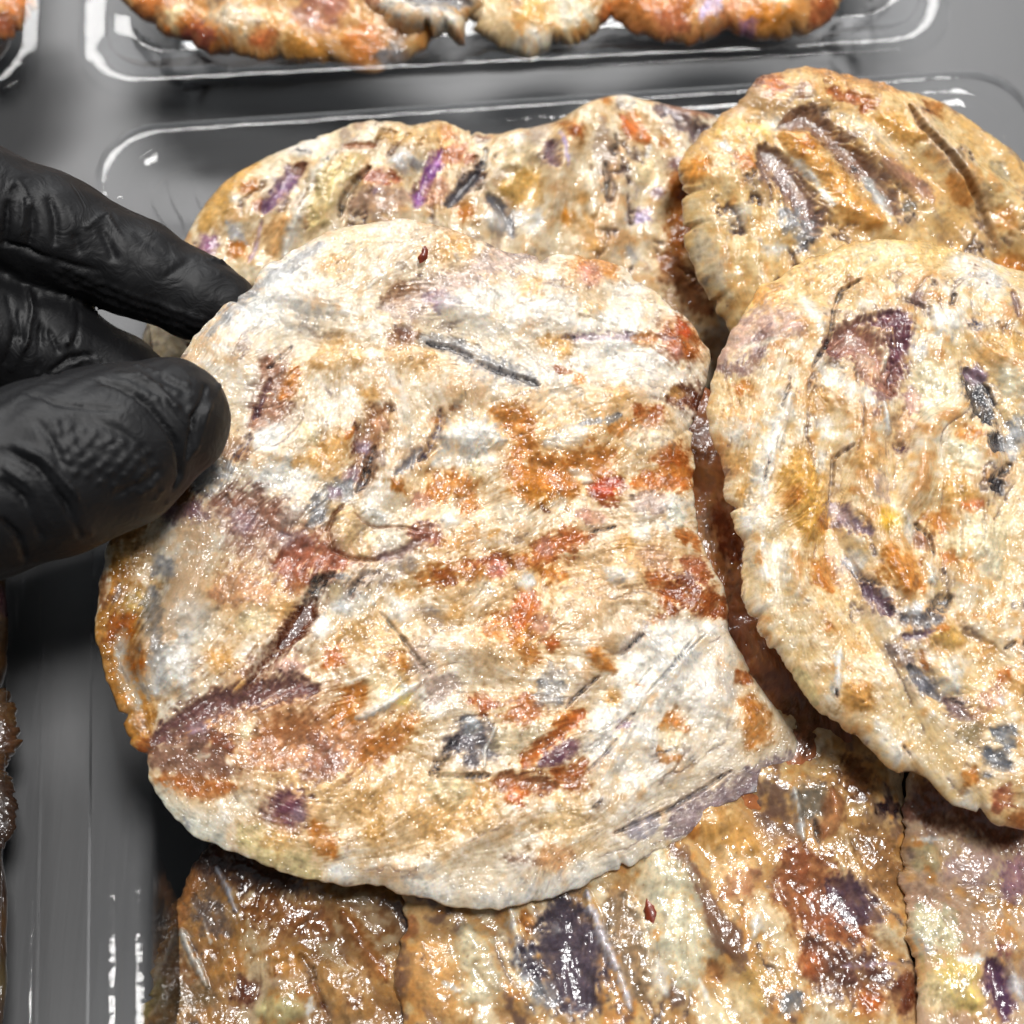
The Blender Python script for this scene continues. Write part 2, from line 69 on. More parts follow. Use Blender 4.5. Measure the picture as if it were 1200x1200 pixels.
# ------------------------------------------------------------------ data traced from one view, its shade kept in some stroke colours (0.1 mm, each in its own plane)
FLAKES = [[[21.9,-76.9,14.97],[1.2,-6.27,-0.68],[0.024,-0.104,0.994],7.6,2.9,"dark red spice husk on the streaky patty at the bottom centre"],[[-14.67,26.49,44.65],[-0.4,-1.78,-0.31],[0.126,-0.199,0.972],3.2,1.5,"small red spice flake near the top rim of the pinched patty"]]
PATTY_DATA = {
 'M': {"c":[-7.12,-23.02,30.74],"u":[0.99209,0.02523,-0.12299],"v":[0.0,0.97959,0.20099],"n":[0.12555,-0.19939,0.97184],"out":[[-171,579],[-115,588],[-43,579],[14,555],[57,539],[129,535],[216,531],[267,518],[286,492],[325,466],[361,442],[396,399],[412,355],[399,310],[381,272],[376,213],[377,155],[373,98],[384,41],[416,-15],[433,-57],[421,-92],[448,-141],[475,-182],[519,-234],[548,-275],[533,-308],[484,-338],[431,-368],[383,-397],[343,-434],[288,-461],[206,-494],[139,-518],[72,-534],[19,-544],[-21,-540],[-48,-527],[-100,-521],[-153,-508],[-219,-496],[-284,-483],[-363,-451],[-428,-419],[-475,-381],[-493,-355],[-500,-316],[-531,-277],[-546,-225],[-568,-172],[-583,-119],[-580,-52],[-570,17],[-553,72],[-542,128],[-526,212],[-502,284],[-463,350],[-418,405],[-364,459],[-296,513],[-241,555],[-213,571]],"st":[[[[-40,200],[100,233],[299,211]],7.57,[222,178,120],0.5,0.0,1.0],[[[-11,-39],[155,-21],[324,25]],6.6,[224,180,126],0.5,0.0,1.0],[[[17,-135],[127,-133]],6.19,[224,184,132],0.5,0.0,1.0],[[[-434,-276],[-290,-248],[-157,-286]],7.57,[186,128,84],0.6,0.0,1.0],[[[-287,-366],[-142,-365],[18,-403]],6.88,[222,178,118],0.5,0.0,1.0],[[[-160,-83],[-105,-178]],4.68,[216,172,112],0.5,0.0,1.0],[[[-402,-48],[-295,-86]],5.5,[222,176,120],0.5,0.0,1.0],[[[-393,77],[-284,24],[-175,13]],4.95,[170,124,104],0.6,-0.2,1.0],[[[-67,142],[16,88]],5.5,[226,186,134],0.5,0.0,1.0],[[[-170,516],[-14,569],[129,530]],4.82,[222,196,164],0.4,0.0,1.0],[[[-349,420],[-211,470]],6.88,[236,232,222],0.6,0.0,1.0],[[[208,-295],[348,-212],[433,-169]],6.88,[240,236,228],0.6,0.0,1.0],[[[15,303],[243,341],[344,330]],5.5,[242,240,236],0.6,0.0,1.0],[[[-108,70],[72,89],[240,94]],3.3,[232,206,170],0.5,0.0,1.0],[[[-417,373],[-349,425],[-281,477],[-213,529]],5.05,[240,237,229],0.5,0.0,0.9],[[[-222,529],[-166,551]],5.05,[232,210,164],0.4,0.0,0.9],[[[-226,489]],2.52,[214,162,94],0.5,0.0,0.6],[[[-425,368],[-368,439],[-305,485],[-245,533]],1.01,[146,145,146],0.55,0.0,0.6],[[[-309,475],[-331,435],[-367,400]],1.38,[222,222,216],0.7,0.0,0.6],[[[-246,327],[-209,338],[-181,330]],2.75,[214,162,94],0.45,0.3,0.6],[[[-251,165],[-224,151],[-206,190]],2.75,[214,162,94],0.5,0.3,0.6],[[[-340,115],[-296,135],[-250,127]],2.75,[222,222,216],0.8,0.0,0.6],[[[-360,171],[-401,179],[-414,169]],2.06,[140,92,58],0.35,0.0,0.6],[[[-452,112],[-417,132],[-386,142]],2.75,[146,145,146],0.6,0.0,0.6],[[[-328,324],[-309,286],[-317,248],[-343,218]],1.93,[165,120,95],0.85,-0.4,0.6],[[[-290,354],[-306,334],[-328,314]],0.46,[46,42,46],0.7,-0.4,0.6],[[[-282,316],[-290,282],[-304,263]],1.01,[192,118,46],0.75,0.0,0.6],[[[-323,295],[-335,257],[-348,228]],0.64,[110,75,80],0.7,-0.3,0.6],[[[-352,199],[-360,175],[-373,156]],0.73,[90,75,90],0.8,-0.4,0.6],[[[-338,186],[-307,215]],1.83,[222,222,216],0.7,0.0,0.6],[[[-483,92],[-447,75],[-419,62]],2.29,[135,100,105],0.6,0.0,0.6],[[[-398,86],[-358,87],[-321,65],[-294,47]],2.75,[150,105,85],0.75,-0.3,0.6],[[[-452,112],[-460,89]],1.61,[150,95,45],0.8,0.0,0.6],[[[-357,59]],1.83,[158,130,142],0.5,0.0,0.6],[[[-560,40],[-517,59]],2.75,[165,105,45],0.8,0.0,0.6],[[[-141,423],[-77,442],[-19,478],[34,514],[83,534],[126,536]],2.68,[190,164,148],0.8,-0.3,0.6],[[[-136,440],[-94,458]],2.06,[140,92,58],0.35,0.0,0.6],[[[-72,443],[-30,433]],1.55,[158,130,142],0.55,0.0,0.6],[[[-26,534]],2.99,[214,162,94],0.75,0.5,0.6],[[[-22,515]],1.44,[232,219,194],0.5,0.0,0.6],[[[29,548],[50,543],[72,530],[115,529]],0.62,[90,75,70],0.6,-0.2,0.6],[[[174,515],[229,518],[245,496]],2.06,[192,118,46],0.6,0.0,0.6],[[[202,499]],1.96,[206,140,118],0.6,0.0,0.6],[[[88,455],[115,479]],1.24,[214,162,94],0.9,0.0,0.6],[[[187,426],[215,438]],1.34,[214,162,94],0.95,0.2,0.6],[[[288,458],[326,454]],1.81,[214,162,94],0.65,0.0,0.6],[[[-35,428],[125,429],[287,391],[368,349]],3.61,[240,237,229],0.6,0.3,0.6],[[[234,484],[342,438],[391,384]],3.1,[240,237,229],0.5,0.0,0.6],[[[355,391]],3.41,[165,72,28],0.95,0.6,0.4],[[[353,405],[364,408]],1.86,[190,62,22],0.85,0.0,0.6],[[[344,366]],1.24,[206,140,118],0.6,0.0,0.6],[[[375,417]],0.62,[240,225,215],0.5,0.0,0.6],[[[152,380],[233,389],[342,387]],0.93,[158,130,142],0.5,-0.2,0.6],[[[276,385],[314,386]],1.29,[192,118,46],0.5,0.0,0.6],[[[-82,370],[-34,364],[3,346],[35,326],[72,313],[109,301]],1.55,[146,145,146],0.6,0.0,0.6],[[[-71,365],[-34,361],[3,341]],0.67,[46,42,46],0.85,-0.4,0.6],[[[13,333],[40,320],[72,313],[114,298]],0.62,[46,42,46],0.85,-0.4,0.6],[[[141,379],[179,384]],0.41,[46,42,46],0.6,0.0,0.6],[[[-108,378]],1.34,[85,65,80],0.75,-0.2,0.6],[[[-129,363],[-93,376]],1.65,[140,92,58],0.5,0.0,0.6],[[[141,330],[173,317]],0.88,[165,72,28],0.9,0.0,0.6],[[[178,309]],1.03,[192,118,46],0.7,0.0,0.6],[[[114,373],[157,369],[147,346]],1.14,[214,162,94],0.7,0.0,0.6],[[[-61,338]],1.34,[214,162,94],0.7,0.0,0.6],[[[-139,341],[-61,333]],2.06,[214,162,94],0.25,0.0,0.6],[[[232,289],[259,279]],2.06,[214,162,94],0.6,0.0,0.6],[[[40,249],[82,235],[88,197]],2.17,[192,118,46],0.65,0.0,0.6],[[[72,175],[82,122],[98,101]],2.17,[192,118,46],0.7,0.0,0.6],[[[82,148],[124,160],[177,162],[231,185]],2.48,[192,118,46],0.85,0.0,0.6],[[[87,127],[135,123],[177,135]],2.17,[203,106,34],0.9,0.2,0.6],[[[198,130],[230,126],[246,132]],2.06,[165,72,28],0.95,0.0,0.6],[[[204,152],[225,158]],2.32,[192,118,46],0.8,0.0,0.6],[[[274,260],[296,247],[312,264]],2.06,[165,72,28],0.8,0.0,0.6],[[[231,223],[274,236]],1.44,[192,118,46],0.75,0.0,0.6],[[[306,182],[338,183],[364,162]],2.17,[165,72,28],0.85,0.0,0.6],[[[310,139],[353,162]],2.06,[192,118,46],0.65,0.0,0.6],[[[334,287],[372,294],[394,273],[398,240]],1.75,[92,42,22],0.9,-0.4,0.6],[[[334,293],[356,296]],1.03,[214,162,94],0.7,0.0,0.6],[[[178,232],[231,240],[248,251]],0.72,[146,145,146],0.8,0.0,0.6],[[[246,249]],0.46,[46,42,46],1.0,0.0,0.6],[[[-7,194],[35,217]],3.61,[240,237,229],0.85,0.4,0.6],[[[125,198],[188,222]],1.55,[240,237,229],0.75,0.0,0.6],[[[167,156],[198,141]],1.14,[240,237,229],0.8,0.2,0.6],[[[263,213],[328,221]],2.32,[232,219,194],0.7,0.0,0.6],[[[272,100],[310,112],[304,90]],1.75,[190,164,148],0.8,0.0,0.6],[[[339,97],[337,118]],2.68,[222,222,216],0.9,0.2,0.6],[[[-84,43],[-58,33]],1.55,[140,92,58],0.6,0.0,0.6],[[[-250,165],[-223,176],[-196,202]],1.89,[214,162,94],0.65,0.0,0.6],[[[-268,217],[-251,193]],1.55,[232,210,164],0.6,0.0,0.6],[[[-173,274],[-152,268]],1.38,[214,162,94],0.6,0.0,0.6],[[[-189,213],[-199,195]],0.89,[192,118,46],0.8,0.0,0.6],[[[-280,153],[-267,161]],1.03,[214,162,94],0.6,0.0,0.6],[[[-131,251],[-152,236],[-165,203],[-168,174],[-174,153],[-188,128]],1.79,[140,92,58],0.6,-0.3,0.6],[[[-152,228],[-138,215]],1.38,[200,150,115],0.8,0.0,0.6],[[[-186,224],[-182,195],[-189,174]],0.55,[92,42,22],0.75,0.0,0.6],[[[-165,192],[-168,167],[-164,143]],0.89,[46,42,46],0.6,0.0,0.6],[[[-154,186],[-161,157],[-167,132],[-181,110]],0.83,[46,42,46],0.85,-0.6,0.6],[[[-170,185]],1.24,[158,130,142],0.75,0.0,0.6],[[[-198,131],[-185,146]],1.58,[158,130,142],0.75,0.0,0.6],[[[-191,121],[-215,102],[-231,84],[-248,60]],2.13,[146,145,146],0.8,-0.2,0.6],[[[-222,113],[-208,99]],1.03,[158,130,142],0.7,0.0,0.6],[[[-221,95],[-234,67],[-241,53]],0.24,[46,42,46],0.6,-0.2,0.6],[[[-131,251],[-124,244]],0.55,[46,42,46],0.7,0.0,0.6],[[[-48,250],[-47,228],[-58,203],[-64,185],[-82,166]],0.76,[85,72,88],0.85,-0.5,0.6],[[[-78,184],[-99,159],[-119,140]],0.83,[110,110,118],0.75,-0.2,0.6],[[[-47,239],[-61,232]],0.69,[192,118,46],0.6,0.0,0.6],[[[-34,250],[-13,255]],0.48,[140,92,58],0.6,0.0,0.6],[[[-33,204],[9,216],[44,203]],3.1,[240,237,229],0.9,0.6,0.6],[[[-54,164],[-26,168],[37,170]],1.89,[240,237,229],0.8,0.0,0.6],[[[-110,237],[-96,212],[-110,191]],1.72,[232,219,194],0.7,0.0,0.6],[[[-147,175],[-140,158]],1.2,[190,164,148],0.6,0.0,0.6],[[[-112,123],[-119,116]],1.44,[192,118,46],0.9,0.2,0.6],[[[-64,110],[-40,132],[-8,130],[2,109],[-8,84]],1.79,[192,118,46],0.75,0.0,0.6],[[[-39,111],[-50,100]],1.38,[203,106,34],0.7,0.0,0.6],[[[2,155],[19,152]],1.65,[232,210,164],0.7,0.0,0.6],[[[-77,99]],1.38,[206,140,118],0.6,0.0,0.6],[[[-5,87]],0.83,[203,106,34],0.85,0.0,0.6],[[[2,119]],0.21,[92,42,22],0.9,0.0,0.6],[[[-170,86],[-152,69],[-135,70]],2.06,[222,222,216],0.9,0.2,0.6],[[[-156,104]],1.24,[240,237,229],0.8,0.0,0.6],[[[-25,66],[-39,72]],1.79,[240,237,229],0.85,0.2,0.6],[[[44,89],[79,82],[96,76]],1.89,[232,219,194],0.7,0.0,0.6],[[[-214,81],[-197,61],[-186,33],[-169,13]],2.75,[206,172,122],0.7,0.3,0.6],[[[-155,34],[-128,35],[-101,43]],1.55,[232,219,194],0.6,0.0,0.6],[[[-201,89],[-217,71],[-225,46],[-216,12],[-185,2],[-145,0]],0.41,[140,92,58],0.7,-0.4,0.6],[[[-183,75],[-169,62],[-152,55],[-115,56],[-80,47]],0.31,[140,92,58],0.45,-0.2,0.6],[[[-145,3],[-111,11],[-87,29],[-66,36]],0.89,[130,97,92],0.75,-0.3,0.6],[[[-94,43],[-67,47],[-46,30]],1.38,[150,92,72],0.85,-0.2,0.6],[[[-39,30],[-8,34],[9,56]],1.65,[205,150,88],0.75,0.0,0.6],[[[30,39],[47,53]],0.83,[214,162,94],0.9,0.0,0.6],[[[-79,-30],[-59,-23],[-25,-15],[10,-14],[44,-3],[72,-2]],1.72,[186,96,40],0.9,0.0,0.6],[[[-52,-19],[-25,-32]],1.31,[165,72,28],0.85,0.0,0.6],[[[-8,-8],[30,4],[65,5]],0.89,[165,72,28],0.85,0.0,0.6],[[[44,-10]],1.38,[212,124,112],0.85,0.2,0.6],[[[60,5],[73,-2]],0.55,[92,42,22],0.7,0.0,0.6],[[[86,12],[110,-5]],1.38,[192,118,46],0.8,0.0,0.6],[[[-297,3],[-263,11],[-229,1],[-216,-9]],1.79,[150,86,60],0.85,-0.2,0.6],[[[-296,-18],[-262,-31],[-256,-37]],1.65,[152,92,70],0.8,0.0,0.6],[[[-282,-38]],0.89,[158,130,142],0.7,0.0,0.6],[[[-298,37],[-277,24],[-250,25]],1.38,[150,124,128],0.7,0.0,0.6],[[[-299,65],[-278,66]],1.72,[190,164,148],0.7,0.0,0.6],[[[-295,-73],[-278,-86]],1.38,[214,162,94],0.6,0.0,0.6],[[[-229,-30],[-242,-54],[-258,-75]],1.1,[66,62,62],0.92,-0.6,0.6],[[[-234,-40],[-242,-58]],0.34,[222,222,216],0.8,0.0,0.6],[[[-251,-78],[-261,-99],[-277,-123],[-293,-137]],1.38,[92,42,22],0.95,-1.0,0.6],[[[-151,-21],[-168,-29],[-184,-50]],0.83,[46,42,46],0.8,-0.4,0.6],[[[-188,-53],[-184,-63]],0.69,[46,42,46],0.85,-0.4,0.6],[[[-212,-26],[-188,-29]],0.83,[146,145,146],0.7,0.0,0.6],[[[-148,-18],[-137,-21]],0.41,[46,42,46],0.8,0.0,0.6],[[[-211,-50]],1.03,[232,210,164],0.6,0.0,0.6],[[[-140,-83],[-119,-107],[-102,-130]],0.28,[140,130,110],0.6,-0.3,0.6],[[[-203,-125],[-166,-114]],1.65,[214,162,94],0.7,0.0,0.6],[[[-211,-78],[-184,-74],[-160,-66]],2.06,[222,222,216],0.85,0.0,0.6],[[[-116,-69],[-106,-89]],2.27,[240,237,229],0.85,0.2,0.6],[[[-227,-98],[-234,-116]],2.06,[240,237,229],0.8,0.0,0.6],[[[89,-26],[99,-29]],1.58,[240,237,229],0.9,0.0,0.6],[[[10,-49],[37,-41]],2.06,[232,219,194],0.7,0.0,0.6],[[[82,-65],[86,-92],[27,-114]],2.0,[192,118,46],0.8,0.0,0.6],[[[72,-99],[106,-116]],1.65,[203,106,34],0.7,0.0,0.6],[[[-28,-84],[-14,-73]],1.65,[214,162,94],0.7,0.0,0.6],[[[61,247],[89,240]],2.0,[192,118,46],0.7,0.0,0.6],[[[72,182],[96,197],[79,168]],1.38,[192,118,46],0.8,0.0,0.6],[[[72,121],[96,129],[110,119]],2.0,[203,106,34],0.85,0.0,0.6],[[[-113,-45],[-86,-44]],1.24,[214,162,94],0.8,0.0,0.6],[[[107,129],[142,138],[170,121]],1.65,[192,118,46],0.85,0.0,0.6],[[[117,94],[129,86]],0.62,[92,42,22],0.75,0.0,0.6],[[[135,98],[156,106]],1.03,[240,237,229],0.6,0.0,0.6],[[[205,129],[226,126],[241,137]],1.51,[190,60,22],0.92,0.0,0.6],[[[266,138],[319,146],[366,144]],1.51,[192,112,50],0.8,0.0,0.6],[[[177,85],[219,79]],1.38,[206,140,118],0.4,0.0,0.6],[[[106,6],[134,27],[162,42],[187,46]],2.0,[190,104,48],0.85,0.0,0.6],[[[124,27]],1.24,[206,140,118],0.7,0.0,0.6],[[[198,50]],0.69,[165,72,28],0.9,0.0,0.6],[[[117,-12],[159,-18]],1.31,[192,118,46],0.8,0.0,0.6],[[[75,8],[93,-2]],1.38,[165,72,28],0.6,0.0,0.6],[[[240,34],[268,38]],1.55,[214,162,94],0.7,0.0,0.6],[[[269,109],[297,113],[301,96]],1.38,[190,164,148],0.75,-0.2,0.6],[[[278,20],[310,11],[331,-10]],2.0,[202,152,110],0.8,0.0,0.6],[[[292,-15],[316,-32],[323,-59],[329,-73]],1.58,[165,72,28],0.92,0.0,0.6],[[[323,-38],[362,-45],[404,-58],[421,-71]],2.41,[150,64,28],0.95,-0.2,0.6],[[[352,12],[377,-2],[387,-23]],2.0,[165,94,60],0.92,0.0,0.6],[[[343,58],[371,51],[378,37]],1.31,[190,90,40],0.85,0.0,0.6],[[[333,-66],[336,-77]],0.76,[92,42,22],0.75,0.0,0.6],[[[380,-5],[394,-16]],0.62,[165,72,28],0.85,0.0,0.6],[[[359,-17]],1.03,[130,97,92],0.65,0.0,0.6],[[[337,-24],[373,-30]],1.03,[120,50,25],0.7,0.0,0.6],[[[298,-91],[315,-81]],1.03,[165,72,28],0.8,0.0,0.6],[[[298,-77],[283,-102]],0.62,[80,70,80],0.5,0.0,0.6],[[[244,-182],[314,-147],[367,-114]],4.13,[240,237,229],0.8,0.3,0.6],[[[209,-251],[261,-216]],2.75,[240,237,229],0.75,0.0,0.6],[[[287,-102],[350,-94],[403,-100]],1.38,[240,237,229],0.7,0.0,0.6],[[[420,-127],[433,-151]],1.72,[232,219,194],0.6,0.0,0.6],[[[280,-111],[266,-123],[248,-141]],0.38,[46,42,46],0.8,-0.4,0.6],[[[209,-179],[192,-193],[168,-214],[154,-231]],0.34,[46,42,46],0.75,-0.4,0.6],[[[123,-184],[151,-177]],2.06,[146,145,146],0.45,0.0,0.6],[[[192,-142],[210,-155],[230,-169]],1.44,[192,118,46],0.85,0.5,0.6],[[[79,-72],[92,-64],[82,-99]],2.0,[206,110,48],0.85,0.0,0.6],[[[123,-126],[141,-129]],1.31,[185,78,28],0.85,0.0,0.6],[[[106,-150],[92,-144]],2.0,[192,118,46],0.75,0.0,0.6],[[[113,-99]],1.65,[206,140,118],0.5,0.0,0.6],[[[79,-127]],1.38,[192,118,46],0.8,0.0,0.6],[[[89,-215],[99,-229],[82,-243]],1.65,[170,84,50],0.85,0.0,0.6],[[[79,-253]],0.96,[158,130,142],0.7,0.0,0.6],[[[140,-255],[167,-241]],1.17,[192,118,46],0.8,0.0,0.6],[[[230,-213]],1.31,[214,162,94],0.95,0.0,0.6],[[[312,-256],[333,-249],[347,-259]],1.51,[192,118,46],0.7,0.0,0.6],[[[451,-169],[457,-179]],1.31,[165,72,28],0.8,0.0,0.6],[[[439,-214],[463,-224]],1.31,[192,118,46],0.6,0.0,0.6],[[[99,-26],[82,-30]],1.65,[240,237,229],0.9,0.0,0.6],[[[246,-19],[222,-9]],1.65,[240,237,229],0.75,0.2,0.6],[[[260,-15]],1.03,[240,237,229],0.8,0.0,0.6],[[[346,75],[336,100]],1.58,[226,226,206],0.85,0.3,0.6],[[[279,59]],1.58,[240,237,229],0.8,0.0,0.6],[[[318,78],[325,61]],0.41,[146,145,146],0.6,0.0,0.6],[[[285,-206],[321,-164],[367,-111]],0.17,[146,145,146],0.6,-0.25,0.6],[[[306,-185],[349,-139],[385,-107]],0.17,[146,145,146],0.6,-0.25,0.6],[[[265,-199],[293,-164]],0.17,[146,145,146],0.5,-0.2,0.6],[[[236,-261],[264,-237]],0.38,[46,42,46],0.65,-0.3,0.6],[[[265,-190],[282,-195]],0.28,[165,72,28],0.9,0.0,0.6],[[[198,56],[219,61],[238,66]],0.38,[46,42,46],0.95,-0.3,0.6],[[[-546,-14],[-558,-77],[-561,-128],[-543,-189],[-521,-250],[-505,-285]],3.06,[186,126,54],0.9,0.0,0.6],[[[-552,-102],[-537,-118]],2.32,[162,86,24],0.8,0.0,0.6],[[[-519,-169]],2.32,[166,92,26],0.8,0.0,0.6],[[[-517,8],[-542,-4]],1.9,[214,162,94],0.5,0.0,0.6],[[[-571,-30],[-573,-77]],1.37,[140,92,58],0.7,0.0,0.6],[[[-519,-71]],1.79,[226,190,110],0.6,0.0,0.6],[[[-504,-290],[-489,-300]],1.79,[165,72,28],0.8,0.0,0.6],[[[-486,-2],[-470,-28]],1.79,[146,145,146],0.75,0.0,0.6],[[[-499,-50],[-492,-106],[-484,-173],[-483,-209]],1.27,[146,145,146],0.6,-0.3,0.6],[[[-445,-136],[-464,-178],[-443,-198]],4.11,[240,237,229],0.92,0.7,0.6],[[[-432,-100]],3.48,[240,237,229],0.7,0.0,0.6],[[[-398,-58],[-357,-46],[-316,-56]],2.32,[206,152,110],0.8,0.0,0.6],[[[-355,-104],[-320,-98]],2.11,[232,210,164],0.7,0.0,0.6],[[[-399,-156],[-374,-166]],2.32,[208,154,82],0.8,0.0,0.6],[[[-362,-207],[-342,-201]],1.27,[214,162,94],0.85,0.0,0.6],[[[-297,-8],[-245,4],[-204,-6]],2.64,[165,100,75],0.8,-0.2,0.6],[[[-275,-45]],1.48,[170,85,50],0.7,0.0,0.6],[[[-244,-65],[-264,-97],[-293,-139],[-323,-175],[-342,-207]],1.27,[92,42,22],0.93,-0.9,0.6],[[[-249,-54],[-234,-33],[-214,-22]],0.84,[56,54,56],0.9,-0.5,0.6],[[[-292,-170],[-267,-175]],2.32,[206,162,142],0.8,0.3,0.6],[[[-480,-285],[-441,-259],[-392,-233],[-342,-217],[-291,-206],[-241,-205]],1.9,[118,80,76],0.92,-0.6,0.6],[[[-410,-269],[-425,-289]],2.0,[158,130,142],0.65,0.2,0.6],[[[-395,-284],[-369,-298]],1.79,[130,60,40],0.85,0.0,0.6],[[[-474,-310],[-429,-314],[-378,-334]],3.06,[142,102,82],0.85,0.0,0.6],[[[-419,-314],[-399,-309]],0.84,[232,219,194],0.5,0.0,0.6],[[[-477,-350],[-422,-359],[-363,-359]],1.48,[178,106,50],0.85,0.0,0.6],[[[-350,-268],[-325,-273]],2.0,[232,210,164],0.8,0.2,0.6],[[[-330,-288],[-280,-262],[-239,-266]],2.32,[165,104,60],0.8,0.0,0.6],[[[-201,-142],[-221,-169]],1.79,[196,90,35],0.85,0.0,0.6],[[[-165,-110],[-191,-142]],2.53,[190,150,95],0.75,0.0,0.6],[[[-164,-199],[-189,-225],[-204,-266]],1.69,[192,118,46],0.88,-0.2,0.6],[[[-123,-151],[-97,-172]],1.37,[182,116,44],0.92,0.0,0.6],[[[-149,-193],[-112,-219]],2.53,[232,210,164],0.7,0.0,0.6],[[[-102,-218]],1.27,[236,206,100],0.7,0.0,0.6],[[[-91,-249]],1.79,[214,162,94],0.75,0.0,0.6],[[[-81,-197],[-122,-224],[-173,-250]],0.84,[240,237,229],0.8,0.3,0.6],[[[-60,-223]],2.43,[240,237,229],0.75,0.0,0.6],[[[-329,-308],[-264,-297],[-188,-306],[-111,-285]],2.43,[192,132,90],0.7,0.0,0.6],[[[-162,-311],[-86,-254]],2.0,[192,118,46],0.6,0.0,0.6],[[[-239,-287],[-213,-317],[-248,-337]],2.11,[150,100,80],0.6,0.0,0.6],[[[-279,-393]],2.9,[110,66,76],0.88,-0.3,0.6],[[[-261,-398]],1.05,[158,130,142],0.75,0.0,0.6],[[[-236,-413],[-225,-437],[-205,-462]],1.48,[192,118,46],0.7,0.0,0.6],[[[-362,-374],[-337,-388]],2.11,[232,219,194],0.6,0.0,0.6],[[[-135,-412],[-150,-427]],2.0,[200,150,80],0.6,0.0,0.6],[[[-176,-387],[-135,-377]],2.64,[214,162,94],0.4,0.0,0.6],[[[-487,-360],[-456,-394],[-410,-424],[-375,-448]],2.32,[228,226,208],0.88,0.0,0.6],[[[-435,-404],[-425,-419]],0.53,[146,145,146],0.6,0.0,0.6],[[[-345,-428],[-285,-467],[-234,-492]],2.53,[216,196,140],0.7,0.0,0.6],[[[-184,-487],[-204,-482]],2.53,[240,237,229],0.85,0.0,0.6],[[[-83,-501],[-32,-516]],3.06,[240,237,229],0.75,0.0,0.6],[[[-305,-438],[-275,-438]],2.64,[214,162,94],0.4,0.0,0.6],[[[-87,-145],[-56,-192],[-19,-196]],1.9,[190,164,148],0.6,0.0,0.6],[[[-108,-120],[-87,-151],[-61,-181]],0.42,[120,100,80],0.5,-0.3,0.6],[[[-20,-287],[7,-281],[34,-297]],2.97,[116,109,112],0.92,-0.6,0.6],[[[-57,-335],[-36,-303],[-15,-276]],0.83,[46,42,46],0.92,-0.4,0.6],[[[-47,-340],[-4,-340],[34,-337]],0.61,[46,42,46],0.85,-0.3,0.6],[[[-4,-308],[12,-319]],1.38,[80,76,84],0.6,0.0,0.6],[[[7,-260]],1.21,[205,208,210],0.9,0.3,0.6],[[[45,-259],[28,-297],[26,-324]],0.28,[240,237,229],0.9,0.2,0.6],[[[45,-291],[88,-269],[115,-264]],1.87,[206,186,150],0.8,0.0,0.6],[[[94,-215],[72,-243],[104,-242]],1.49,[190,94,44],0.85,0.0,0.6],[[[88,-318],[126,-285],[165,-252],[181,-236]],1.32,[190,104,44],0.88,-0.3,0.6],[[[115,-317],[148,-301],[170,-285]],1.32,[112,72,84],0.85,0.0,0.6],[[[137,-333],[164,-344],[181,-317]],1.87,[165,72,28],0.85,0.0,0.6],[[[45,-345],[99,-350],[137,-355]],1.49,[150,74,44],0.88,-0.3,0.6],[[[66,-371],[88,-366]],2.09,[196,106,44],0.9,0.0,0.6],[[[18,-372]],2.53,[214,162,94],0.6,0.0,0.6],[[[-9,-361],[-47,-356]],3.08,[232,210,164],0.8,0.3,0.6],[[[-73,-404],[-9,-414]],2.75,[214,162,94],0.35,0.0,0.6],[[[6,-222],[39,-227]],1.54,[166,90,44],0.8,0.0,0.6],[[[115,-215],[148,-198]],2.09,[146,145,146],0.6,0.0,0.6],[[[-59,-196],[-37,-206]],3.08,[190,164,148],0.6,0.0,0.6],[[[314,-256],[330,-250],[347,-261]],0.77,[192,118,46],0.6,0.0,0.6],[[[302,-288],[313,-310],[340,-304]],0.77,[192,118,46],0.6,0.0,0.6],[[[324,-277]],1.98,[232,210,164],0.5,0.0,0.6],[[[291,-305],[335,-288]],0.28,[46,42,46],0.7,0.0,0.6],[[[231,-213]],0.88,[214,162,94],0.95,0.0,0.6],[[[236,-262],[258,-251]],0.99,[158,130,142],0.6,0.0,0.6],[[[191,-327],[219,-300],[236,-278]],0.33,[90,80,90],0.6,-0.3,0.6],[[[142,-371],[164,-392],[126,-424]],3.08,[222,186,130],0.6,0.0,0.6],[[[125,-466],[147,-455]],3.08,[204,144,92],0.6,0.0,0.6],[[[61,-461],[115,-471]],0.66,[120,80,60],0.5,0.0,0.6],[[[234,-423],[289,-401],[333,-380],[389,-347],[423,-325]],0.5,[46,42,46],0.6,-0.5,0.6],[[[261,-423],[300,-407]],1.54,[176,166,172],0.7,0.0,0.6],[[[213,-370],[196,-386]],0.33,[46,42,46],0.6,0.0,0.6],[[[460,-215],[470,-254],[458,-281]],1.98,[192,118,46],0.6,0.0,0.6],[[[439,-166],[450,-182]],1.32,[165,72,28],0.85,0.0,0.6],[[[19,-539],[98,-523],[179,-497],[261,-470]],2.09,[240,237,229],0.75,0.0,0.6],[[[322,-422],[372,-395],[428,-363],[485,-330],[536,-308]],1.98,[150,128,130],0.85,-0.2,0.6],[[[456,-357],[502,-324]],0.77,[206,198,200],0.6,0.0,0.6],[[[399,-395],[456,-368]],0.44,[96,76,80],0.6,0.0,0.6]],"fl":[[[208,-349],[291,-267],[376,-184]],[[19,-539],[179,-497],[400,-358]],[[-88,431],[125,406],[368,360]],[[-59,144],[-49,246]],[[-166,246],[-168,174],[-197,103]],[[-79,-30],[44,-3]],[[-342,-207],[-244,-70]],[[-475,-290],[-367,-227],[-241,-205]],[[-550,-35],[-548,-189],[-504,-290]],[[-487,-360],[-375,-448],[-204,-482]],[[-417,373],[-236,528]],[[-47,-330],[170,-258]],[[-189,-235],[-87,-182]]]},
